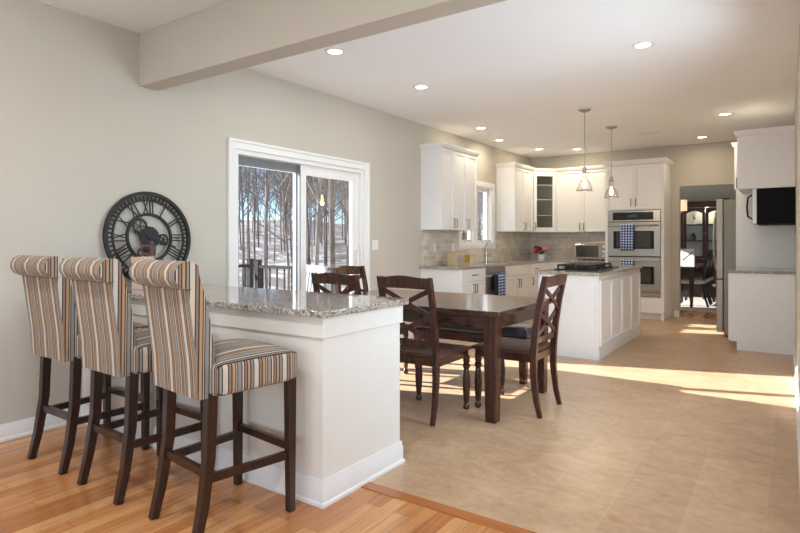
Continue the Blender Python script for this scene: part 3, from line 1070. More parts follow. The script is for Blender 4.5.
# gas cooktop
ck = thing('gas_cooktop', 'black gas cooktop with cast iron grates set on the island', 'cooktop')
cx0, cx1, cy0, cy1 = -2.24, -1.74, 6.42, 7.34
MB().box(cx0, cx1, cy0, cy1, .917, .929).build('tray', BLACK, ck, bevel=.004)
for k in range(3):
    a = cy0 + .02 + k * .295
    b = a + .285
    g = MB()
    xs = [cx0 + .03, cx0 + .05, cx0 + .125, cx0 + .145, cx0 + .22, cx0 + .24, cx0 + .315, cx0 + .335, cx0 + .40, cx0 + .42]
    ys = [a, a + .018, a + .0855, a + .1035, a + .1815, a + .1995, b - .018, b]
    g.cells(xs, ys, lambda x, y, xs=xs, ys=ys: not any(xs[i] < x < xs[i + 1] for i in (0, 2, 4, 6, 8)) and not any(ys[i] < y < ys[i + 1] for i in (0, 2, 4, 6)), 2, .958, .980)
    g.build('grate', BLACKM, ck)
    gr = [c for c in ck.children if c.name.startswith('grate')][-1]
    for fxx in (cx0 + .04, cx0 + .41):
        for fy in (a + .009, b - .009):
            MB().box(fxx - .009, fxx + .009, fy - .009, fy + .009, .929, .960).build('foot', BLACKM, gr)
for bx, byy in ((cx0 + .12, cy0 + .16), (cx0 + .33, cy0 + .16), (cx0 + .22, cy0 + .46), (cx0 + .12, cy0 + .76), (cx0 + .33, cy0 + .76)):
    MB().lathe([(.05, 0), (.05, .008), (.038, .01), (.038, .022), (.03, .026)], (bx, byy, .929), 16).build('burner', BLACKM, ck)
for k in range(5):
    MB().lathe([(.02, 0), (.018, .02), (.015, .024)], (cx1 - .035, cy0 + .22 + k * .12, .929), 12).build('knob', BLACKM, ck)
place(ck, (0, 0, 0))

# ------------------------------------------------------------------ pendants, recessed lights, vent


def pendant(y, drop, label):
    p = thing('pendant_light', label, 'pendant light', 'glass pendants over the island')
    MB().lathe([(.074, 0), (.072, -.01), (.05, -.022), (.022, -.032), (.012, -.036)], (0, 0, 0), 24).build('canopy', NICKEL, p)
    MB().tube([(0, 0, -.02), (0, 0, -drop + .27)], .0035, 6).build('cord', GREYTIN, p)
    MB().lathe([(.012, 0), (.02, -.01), (.02, -.06), (.014, -.075)], (0, 0, -drop + .28), 14).build('socket', NICKEL, p)
    s = MB().lathe([(.018, .25), (.032, .235), (.038, .205), (.032, .175), (.022, .155), (.027, .14), (.047, .118), (.068, .085), (.083, .045), (.092, .01), (.098, -.003), (.093, -.006)], (0, 0, -drop), 28, cap=False).build('glass_shade', LGLASS, p)
    MB().lathe([(.093, -.008), (.099, -.004), (.097, .002), (.092, .0)], (0, 0, -drop), 28, cap=False).build('rim', NICKEL, s)
    MB().lathe([(.010, .14), (.014, .12), (.024, .08), (.026, .055), (.018, .035), (.004, .028)], (0, 0, -drop), 14).build('bulb', BULB, p)
    L = bpy.data.lights.new('pendant_bulb', 'POINT')
    L.energy = 5
    L.color = (1, .75, .45)
    L.shadow_soft_size = .03
    lo = bpy.data.objects.new('bulb_glow', L)
    C.objects.link(lo)
    lo.parent = p
    lo.location = (0, 0, -drop + .005)
    place(p, (-2.005, y, CZ))


pendant(6.82, .965, 'clear glass bell pendant over the island, the nearer one to the dining table')
pendant(8.06, .965, 'clear glass bell pendant over the island, the one closer to the wall oven')


def downlight(x, y, label, power=5.0, col=(1, .93, .82)):
    p = thing('recessed_light', label, 'ceiling light', 'recessed ceiling lights')
    m = MB()
    m.lathe([(.055, .0), (.06, -.006), (.085, -.005), (.088, .0)], (0, 0, 0), 28, cap=False)
    m.build('trim_ring', WHITEP, p)
    MB().lathe([(.056, -.004), (.04, -.0045), (.0005, -.0045)], (0, 0, 0), 28, cap=False).build('lens', LENS, p)
    L = bpy.data.lights.new('downlight', 'AREA')
    L.shape = 'DISK'
    L.size = .10
    L.energy = power
    L.color = col
    lo = bpy.data.objects.new('downlight_beam', L)
    C.objects.link(lo)
    lo.parent = p
    lo.location = (0, 0, -.007)
    place(p, (x, y, CZ))


for x, y, t in ((-3.09, 3.55, 'recessed ceiling light just past the beam, near the sliding door'),
                (-3.08, 4.87, 'recessed ceiling light above the dining table, second along the sliding-door side'),
                (-.957, 4.83, 'recessed ceiling light alone over the open floor, largest in view'),
                (-3.516, 7.11, 'recessed ceiling light in front of the narrow wall cabinet'),
                (-3.70, 8.115, 'recessed ceiling light in front of the sink window'),
                (-3.503, 9.29, 'recessed ceiling light in front of the glass corner cabinet'),
                (-2.968, 9.66, 'recessed ceiling light over the toaster oven counter'),
                (-.642, 8.03, 'recessed ceiling light nearest the refrigerator'),
                (-1.07, 9.61, 'recessed ceiling light in front of the dining room opening')):
    downlight(x, y, t, 5.5, (1, .86, .64) if y > 7 else (.99, .97, .95))
for x, y, t in ((-2.9, .35, 'added recessed fill light in the family room ceiling, out of view by the greige wall'),
                (-1.2, .35, 'added recessed fill light in the middle of the family room ceiling, out of view'),
                (.6, .35, 'added recessed fill light in the family room ceiling, out of view farthest from the greige wall')):
    downlight(x, y, t, 18, (.97, .98, 1.0))  # unseen downlights added to brighten the family-room floor
vt = thing('ceiling_vent', 'small white slotted air vent on the ceiling near the oven', 'vent')
MB().ring(-.15, .15, -.08, .08, 0, .008, .02).xform(Matrix(((1, 0, 0, 0), (0, 0, 1, 0), (0, -1, 0, 0), (0, 0, 0, 1)))).build('frame', WHITEP, vt)
MB().box(-.13, .13, -.06, .06, -.003, -.0005).build('backing', BLACKM, vt)
for k in range(6):
    MB().box(-.13, .13, -.054 + k * .02, -.044 + k * .02, -.005, -.003).build('slat', WHITEP, vt)
place(vt, (-1.66, 8.83, CZ))

# ------------------------------------------------------------------ wall plates
def plate(loc, rz, label, cat, name, slots):
    p = thing(name, label, cat)
    MB().box(-.036, .036, -.006, 0, 0, .115).build('plate', WHITEP, p, bevel=.002)
    for zz in slots:
        MB().box(-.012, .012, -.011, -.006, zz - .016, zz + .016).build('rocker' if cat == 'light switch' else 'socket', TRIM, p)
    place(p, loc, rz)


sw = thing('light_switch', 'white two-gang wall switch plate between sliding door and cabinets', 'light switch')
MB().box(-.058, .058, -.006, 0, 0, .115).build('plate', WHITEP, sw, bevel=.002)
for sx in (-.023, .023):
    MB().box(sx - .014, sx + .014, -.011, -.006, .03, .085).build('rocker', TRIM, sw)
place(sw, (LW, 5.372, 1.145), R90)
plate((LW + .01, 6.72, 1.10), R90, 'white outlet on the marble backsplash above the wooden box', 'outlet', 'wall_outlet', (.037, .078))
plate((LW + .01, 7.25, 1.10), R90, 'white outlet on the marble backsplash beside the sink window', 'outlet', 'wall_outlet', (.037, .078))

# ------------------------------------------------------------------ bar stools
def make_stool():
    s = thing('bar_stool', '', 'bar stool', 'striped stools at the bar')
    # rear legs (local: front = +y)
    for sx in (-1, 1):
        x = .176 * sx
        MB().path([(x + .008 * sx, -.055, 0), (x + .006 * sx, -.02, .15), (x, .01, .35), (x, .02, .62)], .042, .045, wlist=[.82, .92, 1, 1.05]).build('leg', ESPRESSO, s, bevel=.004)
    for sx in (-1, 1):
        x = .217 * sx
        MB().path([(x, .40, 0), (x, .398, .62)], .044, .044, wlist=[.78, 1]).build('leg', ESPRESSO, s, bevel=.004)
    for sx in (-1, 1):
        MB().bar((.178 * sx, .0, .262), (.212 * sx, .40, .262), .022, .036).build('stretcher', ESPRESSO, s)
    MB().bar((-.176, .0, .285), (.176, .0, .285), .022, .036).build('stretcher', ESPRESSO, s)
    MB().bar((-.212, .40, .30), (.212, .40, .30), .022, .036).build('stretcher', ESPRESSO, s)
    st = MB().cushion(0, .22, .60, .485, .43, .148, .03, .03).build('seat', STRIPE, s, smooth=60)
    # backrest with a rolled top: profile (y, z) swept in x and widening upward
    th = .085
    pr = [(.04, .60), (.03, .75), (.003, .92), (-.026, 1.04), (-.048, 1.11)]
    cy_, cz_, rr = -.097, 1.113, .058
    for k in range(10):
        t = R(40 + k * 31)
        pr.append((cy_ + rr * math.cos(t), cz_ + rr * math.sin(t)))
    pr += [(-.093, 1.05), (-.077, .92), (-.056, .75), (-.048, .60)]
    seg = 5
    rings = []
    N = 14
    for i in range(N + 1):
        u = -1 + 2 * i / N
        ring = []
        for (py, pz) in pr:
            half = .195 + .012 * max(0, min(1, (pz - .6) / .5))
            ease = 1.0
            ring.append((u * half, py, pz))
        rings.append(ring)
    MB().loft(rings).build('backrest', STRIPE, s, bevel=.012, smooth=50, seg=3)
    return s


stool = make_stool()
for k, (x, y, rz, lab) in enumerate(((-3.395, 1.53, 0, 'striped roll-back bar stool farthest along the bar, next to the bare wall'),
                                     (-2.805, 1.515, -2, 'striped roll-back bar stool in the middle, between two others at the bar'),
                                     (-2.165, 1.50, -7, 'striped roll-back bar stool at the open end of the bar, its whole seat visible'))):
    o = stool if k == 0 else copy_tree(stool)
    o['label'] = lab
    place(o, (x, y, 0), R(rz))

# ------------------------------------------------------------------ dining chairs (front = +y)
def make_chair():
    s = thing('dining_chair', '', 'dining chair', 'cross-back chairs round the table')
    px = .205
    post = [(-.05, 0), (-.022, .12), (-.003, .28), (-.002, .44), (-.018, .62), (-.05, .82), (-.09, 1.0)]
    for sx in (-1, 1):
        MB().path([(px * sx, y, z) for y, z in post], .036, .045, wlist=[.75, .85, 1, 1.1, 1, .95, .9]).build('leg', CHERRY, s, bevel=.004)
        for o in list(s.children)[-1:]:
            pass
    prof = [(.017, 0), (.024, .012), (.024, .028), (.015, .045), (.02, .06), (.026, .12), (.03, .2), (.026, .26), (.019, .30), (.028, .315), (.028, .33), (.02, .34), (.026, .352), (.026, .40)]
    for sx in (-1, 1):
        MB().lathe(prof, (.21 * sx, .43, 0), 16).build('leg', CHERRY, s)
    MB().ring(-.215, .215, 0, .01, 0, 0.01, .01) if False else None
    ap = MB().cells([-.215, -.19, .19, .215], [.0, .03, .425, .455], lambda x, y: abs(x) < .19 and .03 < y < .425, 2, .385, .44)
    ap.build('apron', CHERRY, s, bevel=.003)
    # saddle seat
    m = MB()
    n = 10
    hx = .235
    top, bot = [], []
    for j in range(n + 1):
        y = .012 + .468 * j / n
        half = hx * (.93 + .07 * j / n)
        rowt, rowb = [], []
        for i in range(n + 1):
            u = -1 + 2 * i / n
            dip = -.012 * math.cos(u * PI / 2) * math.sin(PI * min(1, j / n * 1.05))
            rowt.append((u * half, y, .468 + dip - (.006 if j == n else 0)))
            rowb.append((u * half, y, .44))
        top.append([m.bm.verts.new(p) for p in rowt])
        bot.append([m.bm.verts.new(p) for p in rowb])
    for j in range(n):
        for i in range(n):
            m.bm.faces.new((top[j][i], top[j][i + 1], top[j + 1][i + 1], top[j + 1][i]))
            m.bm.faces.new((bot[j][i], bot[j + 1][i], bot[j + 1][i + 1], bot[j][i + 1]))
    for i in range(n):
        m.bm.faces.new((top[0][i + 1], top[0][i], bot[0][i], bot[0][i + 1]))
        m.bm.faces.new((top[n][i], top[n][i + 1], bot[n][i + 1], bot[n][i]))
        m.bm.faces.new((top[i][0], top[i + 1][0], bot[i + 1][0], bot[i][0]))
        m.bm.faces.new((top[i + 1][n], top[i][n], bot[i][n], bot[i + 1][n]))
    m.build('seat', SEATWOOD, s, bevel=.004)
    # yoke top rail, arched and slightly curved back
    rings = []
    for i in range(17):
        u = -1 + 2 * i / 16
        bow = -.022 * (1 - u * u)
        zt = 1.004 + .010 * math.cos(u * PI) + .010 * u ** 4
        zb = .918 + .008 * (1 - u * u)
        yb = -.068 + bow
        rings.append([(u * .225, yb + .0, zb), (u * .225, yb - .024, zb), (u * .225, yb - .042, zt), (u * .225, yb - .020, zt)])
    MB().loft(rings).build('top_rail', CHERRY, s, bevel=.004)

    def back_y(z):
        for (y0, z0_), (y1, z1_) in zip(post[:-1], post[1:]):
            if z0_ <= z <= z1_:
                return y0 + (y1 - y0) * (z - z0_) / (z1_ - z0_)
        return post[-1][0]
    # lower curved rail
    rings = []
    for i in range(9):
        u = -1 + 2 * i / 8
        bow = -.015 * (1 - u * u)
        y = back_y(.54) + bow
        rings.append([(u * .195, y + .009, .52), (u * .195, y - .009, .52), (u * .195, y - .009, .565), (u * .195, y + .009, .565)])
    MB().loft(rings).build('lower_rail', CHERRY, s, bevel=.003)
    for za, zb in ((.56, .735), (.735, .915)):
        for sx in (-1, 1):
            off = .006 * sx
            pts = []
            for i in range(7):
                t = i / 6
                u = -1 + 2 * t
                z = za + (zb - za) * t
                pts.append((sx * u * .195, back_y(z) - .012 * (1 - u * u) + off, z))
            MB().path(pts, .012, .034, side=(0, 1, 0)).build('cross_slat', CHERRY, s, bevel=.002)
    return s


chair = make_chair()
for k, (x, y, rz, lab) in enumerate(((-2.185, 3.32, 0, 'dark cross-back dining chair with its back to the camera, beside the bar end'),
                                     (-1.49, 4.045, 90, 'dark cross-back dining chair alone at the open end of the table'),
                                     (-2.82, 3.32, 0, 'dark cross-back dining chair behind the bar worktop, its top rail and cross in view'),
                                     (-3.40, 4.21, -90, 'dark cross-back dining chair at the sliding-door end of the table'))):
    o = chair if k == 0 else copy_tree(chair)
    o['label'] = lab
    place(o, (x, y, 0), R(rz))

# dining table
tb = thing('dining_table', 'dark stained wooden dining table with square tapered legs', 'dining table')
tx0, tx1, ty0, ty1 = -3.32, -1.60, 3.50, 4.60
MB().box(tx0, tx1, ty0, ty1, .735, .772).build('tabletop', CHERRY_X, tb, bevel=.006)
MB().cells([tx0 + .05, tx0 + .08, tx1 - .08, tx1 - .05], [ty0 + .05, ty0 + .08, ty1 - .08, ty1 - .05], lambda x, y: tx0 + .08 < x < tx1 - .08 and ty0 + .08 < y < ty1 - .08, 2, .64, .735).build('apron', CHERRY_X, tb)
for x in (tx0 + .085, tx1 - .085):
    for y in (ty0 + .085, ty1 - .085):
        MB().path([(x, y, 0), (x, y, .735)], .10, .10, wlist=[.78, 1.0]).build('leg', CHERRY, tb, bevel=.004)
place(tb, (0, 0, 0))

# bench
bn = thing('dining_bench', 'dark wooden bench with navy leather cushion behind the table', 'bench')
bx0, bx1, by0, by1 = -3.05, -1.86, 4.64, 5.02
MB().cushion((bx0 + bx1) / 2, (by0 + by1) / 2, .40, bx1 - bx0, by1 - by0, .10, .03, .012).build('cushion', LEATHER, bn, smooth=70)
MB().box(bx0 + .01, bx1 - .01, by0 + .01, by1 - .01, .32, .402).build('frame', CHERRY_X, bn, bevel=.004)
for x in (bx0 + .05, bx1 - .05):
    for y in (by0 + .05, by1 - .05):
        MB().path([(x, y, 0), (x, y, .32)], .07, .07, wlist=[.8, 1]).build('leg', CHERRY, bn, bevel=.004)
place(bn, (0, 0, 0))

# ------------------------------------------------------------------ clock leaning on the bar worktop against the wall
ck = thing('wall_clock', 'large round black iron skeleton clock with Roman numerals leaning above the bar', 'clock')
RC = .352


def polar(r, a):
    return (r * math.sin(a), r * math.cos(a))


MB().ringz(RC - .026, RC, -.012, .012).build('outer_ring', CLOCKM, ck)
MB().ringz(RC - .072, RC - .058, -.006, .006).build('chapter_ring', CLOCKM, ck)
for k in range(60):
    a = 2 * PI * k / 60
    p, q = polar(RC - .06, a), polar(RC - .03, a)
    MB().bar((p[0], 0, p[1]), (q[0], 0, q[1]), .015, .008, side=(0, 1, 0)).build('minute_mark', CLOCKM, ck)
MB().ringz(.168, .188, -.009, .009).build('inner_ring', CLOCKM, ck)
NUM = {12: 'XII', 1: 'I', 2: 'II', 3: 'III', 4: 'IIII', 5: 'V', 6: 'VI', 7: 'VII', 8: 'VIII', 9: 'IX', 10: 'X', 11: 'XI'}
for h, t in NUM.items():
    a = 2 * PI * h / 12
    mt = MB()
    wd = {'I': .022, 'V': .05, 'X': .05}
    tot = sum(wd[c] for c in t)
    x = -tot / 2
    z0_, z1_ = .18, RC - .066
    for c in t:
        cx = x + wd[c] / 2
        if c == 'I':
            mt.bar((cx, 0, z0_), (cx, 0, z1_), .009, .007, side=(0, 1, 0))
        elif c == 'V':
            mt.bar((cx, 0, z0_), (cx - .018, 0, z1_), .008, .007, side=(0, 1, 0))
            mt.bar((cx, 0, z0_), (cx + .018, 0, z1_), .006, .007, side=(0, 1, 0))
        else:
            mt.bar((cx - .018, 0, z0_), (cx + .018, 0, z1_), .006, .007, side=(0, 1, 0))
            mt.bar((cx + .018, 0, z0_), (cx - .018, 0, z1_), .008, .007, side=(0, 1, 0))
        x += wd[c]
    mt.xform(Matrix.Rotation(a, 4, 'Y')).build('numeral', CLOCKM, ck)


def gear(cx, cz, r, teeth, y0, y1, solid=False):
    m = MB()
    pts = []
    for k in range(teeth * 4):
        a = 2 * PI * k / (teeth * 4)
        rr = r if k % 4 in (0, 1) else r * .87
        pts.append((cx + rr * math.cos(a), cz + rr * math.sin(a)))
    if solid:
        m.prism(pts, 1, y0, y1)
    else:
        n = len(pts)
        inner = [(cx + r * .68 * math.cos(2 * PI * k / n), cz + r * .68 * math.sin(2 * PI * k / n)) for k in range(n)]
        L = [[m.bm.verts.new((p[0], y, p[1])) for p in P] for P, y in ((pts, y0), (pts, y1), (inner, y1), (inner, y0))]
        for a in range(4):
            for i in range(n):
                j = (i + 1) % n
                m.bm.faces.new((L[a][i], L[a][j], L[(a + 1) % 4][j], L[(a + 1) % 4][i]))
    return m


g = gear(0, 0, .085, 26, -.008, .004, True).build('gear', CLOCKM, ck)
for cx, cz, r, t in ((-.075, .085, .066, 20), (.115, -.015, .046, 16), (-.055, -.115, .05, 16)):
    g = gear(cx, cz, r, t, -.004, .004).build('gear', CLOCKM, ck)
    for k in range(5):
        a = 2 * PI * k / 5 + .3
        MB().bar((cx, 0, cz), (cx + r * .72 * math.sin(a), 0, cz + r * .72 * math.cos(a)), .008, .006, side=(0, 1, 0)).build('spoke', CLOCKM, g)
MB().path([(-.11, -.014, .045), (0, -.014, 0), (.14, -.014, -.05), (.21, -.014, -.075)], .004, .018, side=(0, 1, 0), wlist=[1.2, 1, .7, .4]).build('hand', CLOCKM, ck)
MB().path([(.09, -.018, -.04), (0, -.018, 0), (-.07, -.018, .05)], .004, .02, side=(0, 1, 0), wlist=[.5, 1, .4]).build('hand', CLOCKM, ck)
MB().tube([(0, -.02, 0), (0, .01, 0)], .018, 14).build('hub', CLOCKM, ck)
tilt = math.asin(.055 / (2 * RC))
ck.location = (LW + .055 / 2 + .014, 2.468, .925 + RC * math.cos(tilt))
ck.rotation_euler = (Matrix.Rotation(R90, 3, 'Z') @ Matrix.Rotation(-tilt, 3, 'X')).to_euler()

# small things on the bar
bx = thing('gift_box', 'pale cardboard box with a peach lid on the bar before the clock', 'box')
MB().box(-.05, .05, -.045, .045, 0, .178).build('body', PALEBOX, bx, bevel=.003)
MB().box(-.053, .053, -.048, .048, .178, .218).build('lid', PEACH, bx, bevel=.003)
place(bx, (-3.70, 2.26, .924), R(20))
fgm = thing('metal_figurine', 'small rusty metal machine figurine on thin legs standing near the peach box', 'figurine')
MB().box(-.04, .04, -.045, .045, .09, .17).build('body', RUST, fgm, bevel=.006)
MB().lathe([(.022, 0), (.022, .012), (.014, .016)], (-.0, -.045, .135), 16, axis=1).build('dial', CLOCKM, fgm)
MB().lathe([(.016, 0), (.016, .014), (.008, .03)], (.02, 0, .168), 12).build('knob', RUST, fgm)
for sx in (-1, 1):
    for sy in (-1, 1):
        MB().tube([(.03 * sx, .034 * sy, 0), (.03 * sx, .034 * sy, .092)], .008, 8).build('leg', GREYTIN, fgm)
place(fgm, (-3.74, 2.335, 1.0), R(40))
# plinth book stack under the figurine
bk = thing('paper_stack', 'short grey block under the rusty figurine on the bar', 'block')
MB().box(-.055, .055, -.055, .055, 0, .130).build('body', GREYP, bk, bevel=.002)
place(bk, (-3.80, 2.33, .924), R(40))
place(fgm, (-3.80, 2.33, 1.054), R(40))
place(bx, (-3.60, 2.165, .924), R(20))

# ------------------------------------------------------------------ kitchen counter things
wb = thing('wooden_box', 'long tan wooden box with printed labels on the counter by the window', 'box')
MB().box(-.20, .20, -.07, .07, 0, .165).build('body', TANBOX, wb, bevel=.004)
MB().box(-.17, .0, -.073, -.07, .035, .125).build('grey_label', GREYP, wb)
MB().box(.04, .185, -.073, -.07, .035, .135).build('picture_label', YELLOW, wb)
MB().tube([(-.06, 0, .16), (-.05, 0, .185), (.05, 0, .185), (.06, 0, .16)], .008, 8).build('handle', TANBOX, wb)
place(wb, (-3.74, 6.88, .917), R(90))

fl = thing('flower_arrangement', 'red and pink flowers in a square white vase in the counter corner', 'flowers')
MB().loft([[(-.05, -.05, 0), (.05, -.05, 0), (.05, .05, 0), (-.05, .05, 0)], [(-.06, -.06, .09), (.06, -.06, .09), (.06, .06, .09), (-.06, .06, .09)]]).build('vase', WHITEC, fl, bevel=.005)
random.seed(4)


def bloom(c, r, mat):
    m = MB()
    n = 7
    rings = []
    for j in range(n + 1):
        t = PI * j / n
        rings.append([(c[0] + max(.001, r * math.sin(t)) * (1 + .22 * math.cos(5 * a + j)) * math.cos(a), c[1] + max(.001, r * math.sin(t)) * (1 + .22 * math.cos(5 * a + j)) * math.sin(a), c[2] - r * .8 * math.cos(t)) for a in [2 * PI * i / 20 for i in range(20)]])
    m.loft(rings)
    m.build('bloom', mat, fl)


for k in range(9):
    x, y, z = random.uniform(-.12, .10), random.uniform(-.07, .07), random.uniform(.12, .23)
    bloom((x, y, z), random.uniform(.028, .04), RED if x < .03 else PINK)
for k in range(12):
    a = random.uniform(0, 2 * PI)
    L = random.uniform(.10, .17)
    p = Vector((0, 0, .085))
    q = Vector((L * math.cos(a), L * math.sin(a) * .7, random.uniform(.11, .2)))
    mm = (p + q) / 2 + Vector((0, 0, .03))
    MB().path([p, mm, q], .03, .002, side=(-math.sin(a), math.cos(a), 0), wlist=[.3, 1, .1]).build('leaf', GREEN, fl)
place(fl, (-3.69, 9.93, .917))

to = thing('toaster_oven', 'steel toaster oven with glass door on the back counter', 'toaster oven')
TOAST = steel_mat('toaster_warm_steel', (178, 166, 150), 0.32)
tw = .56
MB().box(-tw / 2, tw / 2, 0, .34, .02, .315).build('body', TOAST, to, bevel=.01)
d = MB().ring(-tw / 2 + .02, tw / 2 - .115, .035, .295, -.012, 0, .022, bt=.045).build('door', TOAST, to)
MB().box(-tw / 2 + .04, tw / 2 - .14, -.009, -.001, .05, .255).build('pane', plain('toaster_glass', (70, 66, 58), .08), d)
MB().tube([(-tw / 2 + .05, -.012, .272), (-tw / 2 + .05, -.04, .272), (tw / 2 - .145, -.04, .272), (tw / 2 - .145, -.012, .272)], .008).build('handle', CHROME, d)
for zz in (.08, .16, .24):
    MB().lathe([(.024, 0), (.022, .018), (.018, .022)], (tw / 2 - .055, 0, zz), 16, axis=1).build('knob', CHROME, to)
for sx in (-1, 1):
    for y in (.03, .31):
        MB().box(sx * .2 - .015, sx * .2 + .015, y - .015, y + .015, 0, .02).build('foot', BLACKM, to)
place(to, (-2.775, 9.76, .917))

# ------------------------------------------------------------------ dining room beyond the opening
tag(MB().box(-3.0, -.35, 11.2, 14.0, 0, .012).build('area_rug', RUG, None), 'grey beige rug under the far dining room table', 'rug')
dt = thing('formal_table', 'long dark dining table in the room beyond the opening', 'dining table')
MB().box(-2.75, -1.36, 11.62, 13.7, .735, .77).build('tabletop', HUTCHWOOD, dt, bevel=.006)
MB().cells([-2.68, -2.65, -1.46, -1.43], [11.69, 11.72, 13.6, 13.63], lambda x, y: -2.65 < x < -1.46 and 11.72 < y < 13.6, 2, .66, .735).build('apron', HUTCHWOOD, dt)
for x in (-2.64, -1.48):
    for y in (11.74, 13.58):
        MB().path([(x, y, .012), (x, y, .3), (x, y, .735)], .075, .075, wlist=[.6, .85, 1.15]).build('leg', HUTCHWOOD, dt, bevel=.004)


def formal_chair():
    s = thing('formal_chair', '', 'dining chair', 'chairs along the far dining table')
    for sx in (-1, 1):
        MB().path([(.2 * sx, -.09, 0), (.2 * sx, -.03, .2), (.2 * sx, 0, .45), (.195 * sx, -.02, .75), (.185 * sx, -.08, 1.03)], .034, .036).build('leg', BLACKM, s)
        MB().path([(.2 * sx, .43, 0), (.2 * sx, .43, .42)], .04, .04, wlist=[.65, 1]).build('leg', BLACKM, s)
    MB().cushion(0, .21, .42, .46, .48, .08, .025, .015, 5).build('seat', CREAMSEAT, s, smooth=60)
    MB().bar((-.19, -.08, 1.02), (.19, -.08, 1.02), .03, .07).build('top_rail', BLACKM, s)
    MB().path([(0, -.012, .48), (0, -.02, .75), (0, -.075, 1.0)], .13, .014).build('back_splat', BLACKM, s)
    for x in (-.115, .115):
        MB().path([(x, -.012, .48), (x, -.02, .75), (x, -.075, 1.0)], .02, .014).build('back_spindle', BLACKM, s)
    return s


fcx = formal_chair()
for k, (y, lab) in enumerate(((12.08, 'black dining chair nearest the opening in the room beyond'), (12.7, 'black dining chair second from the opening in the room beyond'), (13.3, 'black dining chair closest to the china cabinet'))):
    o = fcx if k == 0 else copy_tree(fcx)
    o['label'] = lab
    place(o, (-1.31, y, .022), R(90))

hu = thing('china_cabinet', 'dark red-brown china cabinet with lit glass doors against the far wall', 'china cabinet')
hw, hd = 1.75, .42
MB().box(-hw / 2, hw / 2, 0, hd + .04, 0, .84).build('base', HUTCHWOOD, hu, bevel=.006)
for i in range(4):
    a = -hw / 2 + .03 + i * (hw - .06) / 4
    p = MB().panel(a + .008, a + (hw - .06) / 4 - .008, .08, .80, -.02, 0).build('door', HUTCHWOOD, hu)
MB().cells([-hw / 2, -hw / 2 + .03, hw / 2 - .03, hw / 2], [.06, hd], lambda x, y: abs(x) < hw / 2 - .03, 2, .84, 2.0)
for sx in (-1, 1):
    x = sx * (hw / 2 - .015)
    MB().box(x - .015, x + .015, .06, hd + .04, .84, 2.0).build('side_panel', HUTCHWOOD, hu)
MB().box(-hw / 2 + .03, hw / 2 - .03, hd + .02, hd + .04, .84, 2.0).build('back_panel', WHITEP, hu)
MB().loft([[(-hw / 2 - k, .04 - k, 2.0 + h), (hw / 2 + k, .04 - k, 2.0 + h), (hw / 2 + k, hd + .04, 2.0 + h), (-hw / 2 - k, hd + .04, 2.0 + h)] for k, h in ((0, 0), (0, .07), (.03, .1), (.05, .13))]).build('crown', HUTCHWOOD, hu)
for zz in (1.24, 1.6):
    MB().box(-hw / 2 + .03, hw / 2 - .03, .09, hd + .02, zz, zz + .025).build('shelf', HUTCHWOOD, hu)
for i in range(4):
    wdt = hw / 4
    a = -hw / 2 + i * wdt
    m = MB()
    # arched opening frame
    O = [(a + .002, .86), (a + wdt - .002, .86), (a + wdt - .002, 1.995), (a + .002, 1.995)]
    n = 16
    arch = [(a + wdt - .06 - (wdt - .12) * k / n, 1.87 + .05 * math.sin(PI * k / n)) for k in range(n + 1)]
    inner = [(a + .06, .92), (a + wdt - .06, .92)] + arch
    outer = [(a + .002, .86), (a + wdt - .002, .86)] + [(a + wdt - .002 - (wdt - .004) * k / n, 1.995) for k in range(n + 1)]
    L = [[m.bm.verts.new((p[0], y, p[1])) for p in P] for P, y in ((outer, .04), (outer, .06), (inner, .06), (inner, .04))]
    N_ = len(outer)
    for q in range(4):
        for j in range(N_):
            k2 = (j + 1) % N_
            m.bm.faces.new((L[q][j], L[q][k2], L[(q + 1) % 4][k2], L[(q + 1) % 4][j]))
    dd = m.build('glass_door', HUTCHWOOD, hu)
    MB().box(a + .05, a + wdt - .05, .049, .052, .91, 1.93).build('pane', CGLASS, dd)
    MB().lathe([(.008, 0), (.014, .02), (.01, .028)], (a + (wdt - .03 if i % 2 == 0 else .03), .04, 1.42), 10, axis=1).build('knob', NICKEL, dd)
for i in range(2):
    pk = MB().lathe([(.035, 0), (.035, .012)], (-.45 + .9 * i, .25, 1.986), 16).build('puck_light', emitter('puck', (255, 224, 176), 6), hu)
    L = bpy.data.lights.new('cabinet_lamp', 'POINT')
    L.energy = 5
    L.color = (1, .85, .65)
    L.shadow_soft_size = .04
    lo = bpy.data.objects.new('cabinet_glow', L)
    C.objects.link(lo)
    lo.parent = hu
    lo.location = (-.45 + .9 * i, .22, 1.93)
place(hu, (-1.95, DY1 - hd - .05, 0))
# crockery in the cabinet
for k, (x, z, typ) in enumerate(((-.23, 1.625, 0), (-.12, 1.265, 1), (-.27, .84, 0), (.18, 1.265, 1), (.2, 1.625, 0), (.16, .84, 1))):
    if typ:
        o = MB().lathe([(.03, 0), (.055, .02), (.06, .09), (.035, .14), (.02, .16), (.03, .17)], (0, 0, 0), 16).build('pitcher', plain('dark_glaze', (40, 44, 48), .2), None)
    else:
        o = MB().lathe([(.05, 0), (.05, .01), (.015, .02), (.012, .12), (.05, .14), (.055, .22)], (0, 0, 0), 16).build('goblet', WHITEC, None)
    tag(o, ('dark glazed pitcher' if typ else 'white footed goblet') + ' on the ' + ('upper shelf' if z > 1.5 else 'middle shelf' if z > 1 else 'base') + ' of the china cabinet, ' + ('wall side' if x < 0 else 'refrigerator side'), 'crockery', 'crockery in the china cabinet')
    place(o, (-1.95 + x, DY1 - hd - .05 + .24, z + .002))

wt = thing('table_ornament', 'bright white boxy ornament with an angled grey strip on the far table', 'ornament')
MB().box(-.15, .15, -.06, .06, 0, .33).build('body', WHITEC, wt, bevel=.008)
MB().path([(.14, -.063, .29), (-.06, -.063, .12), (.03, -.063, .06)], .004, .018, side=(0, 1, 0)).build('strip', SLATE, wt)
place(wt, (-1.60, 11.95, .77))

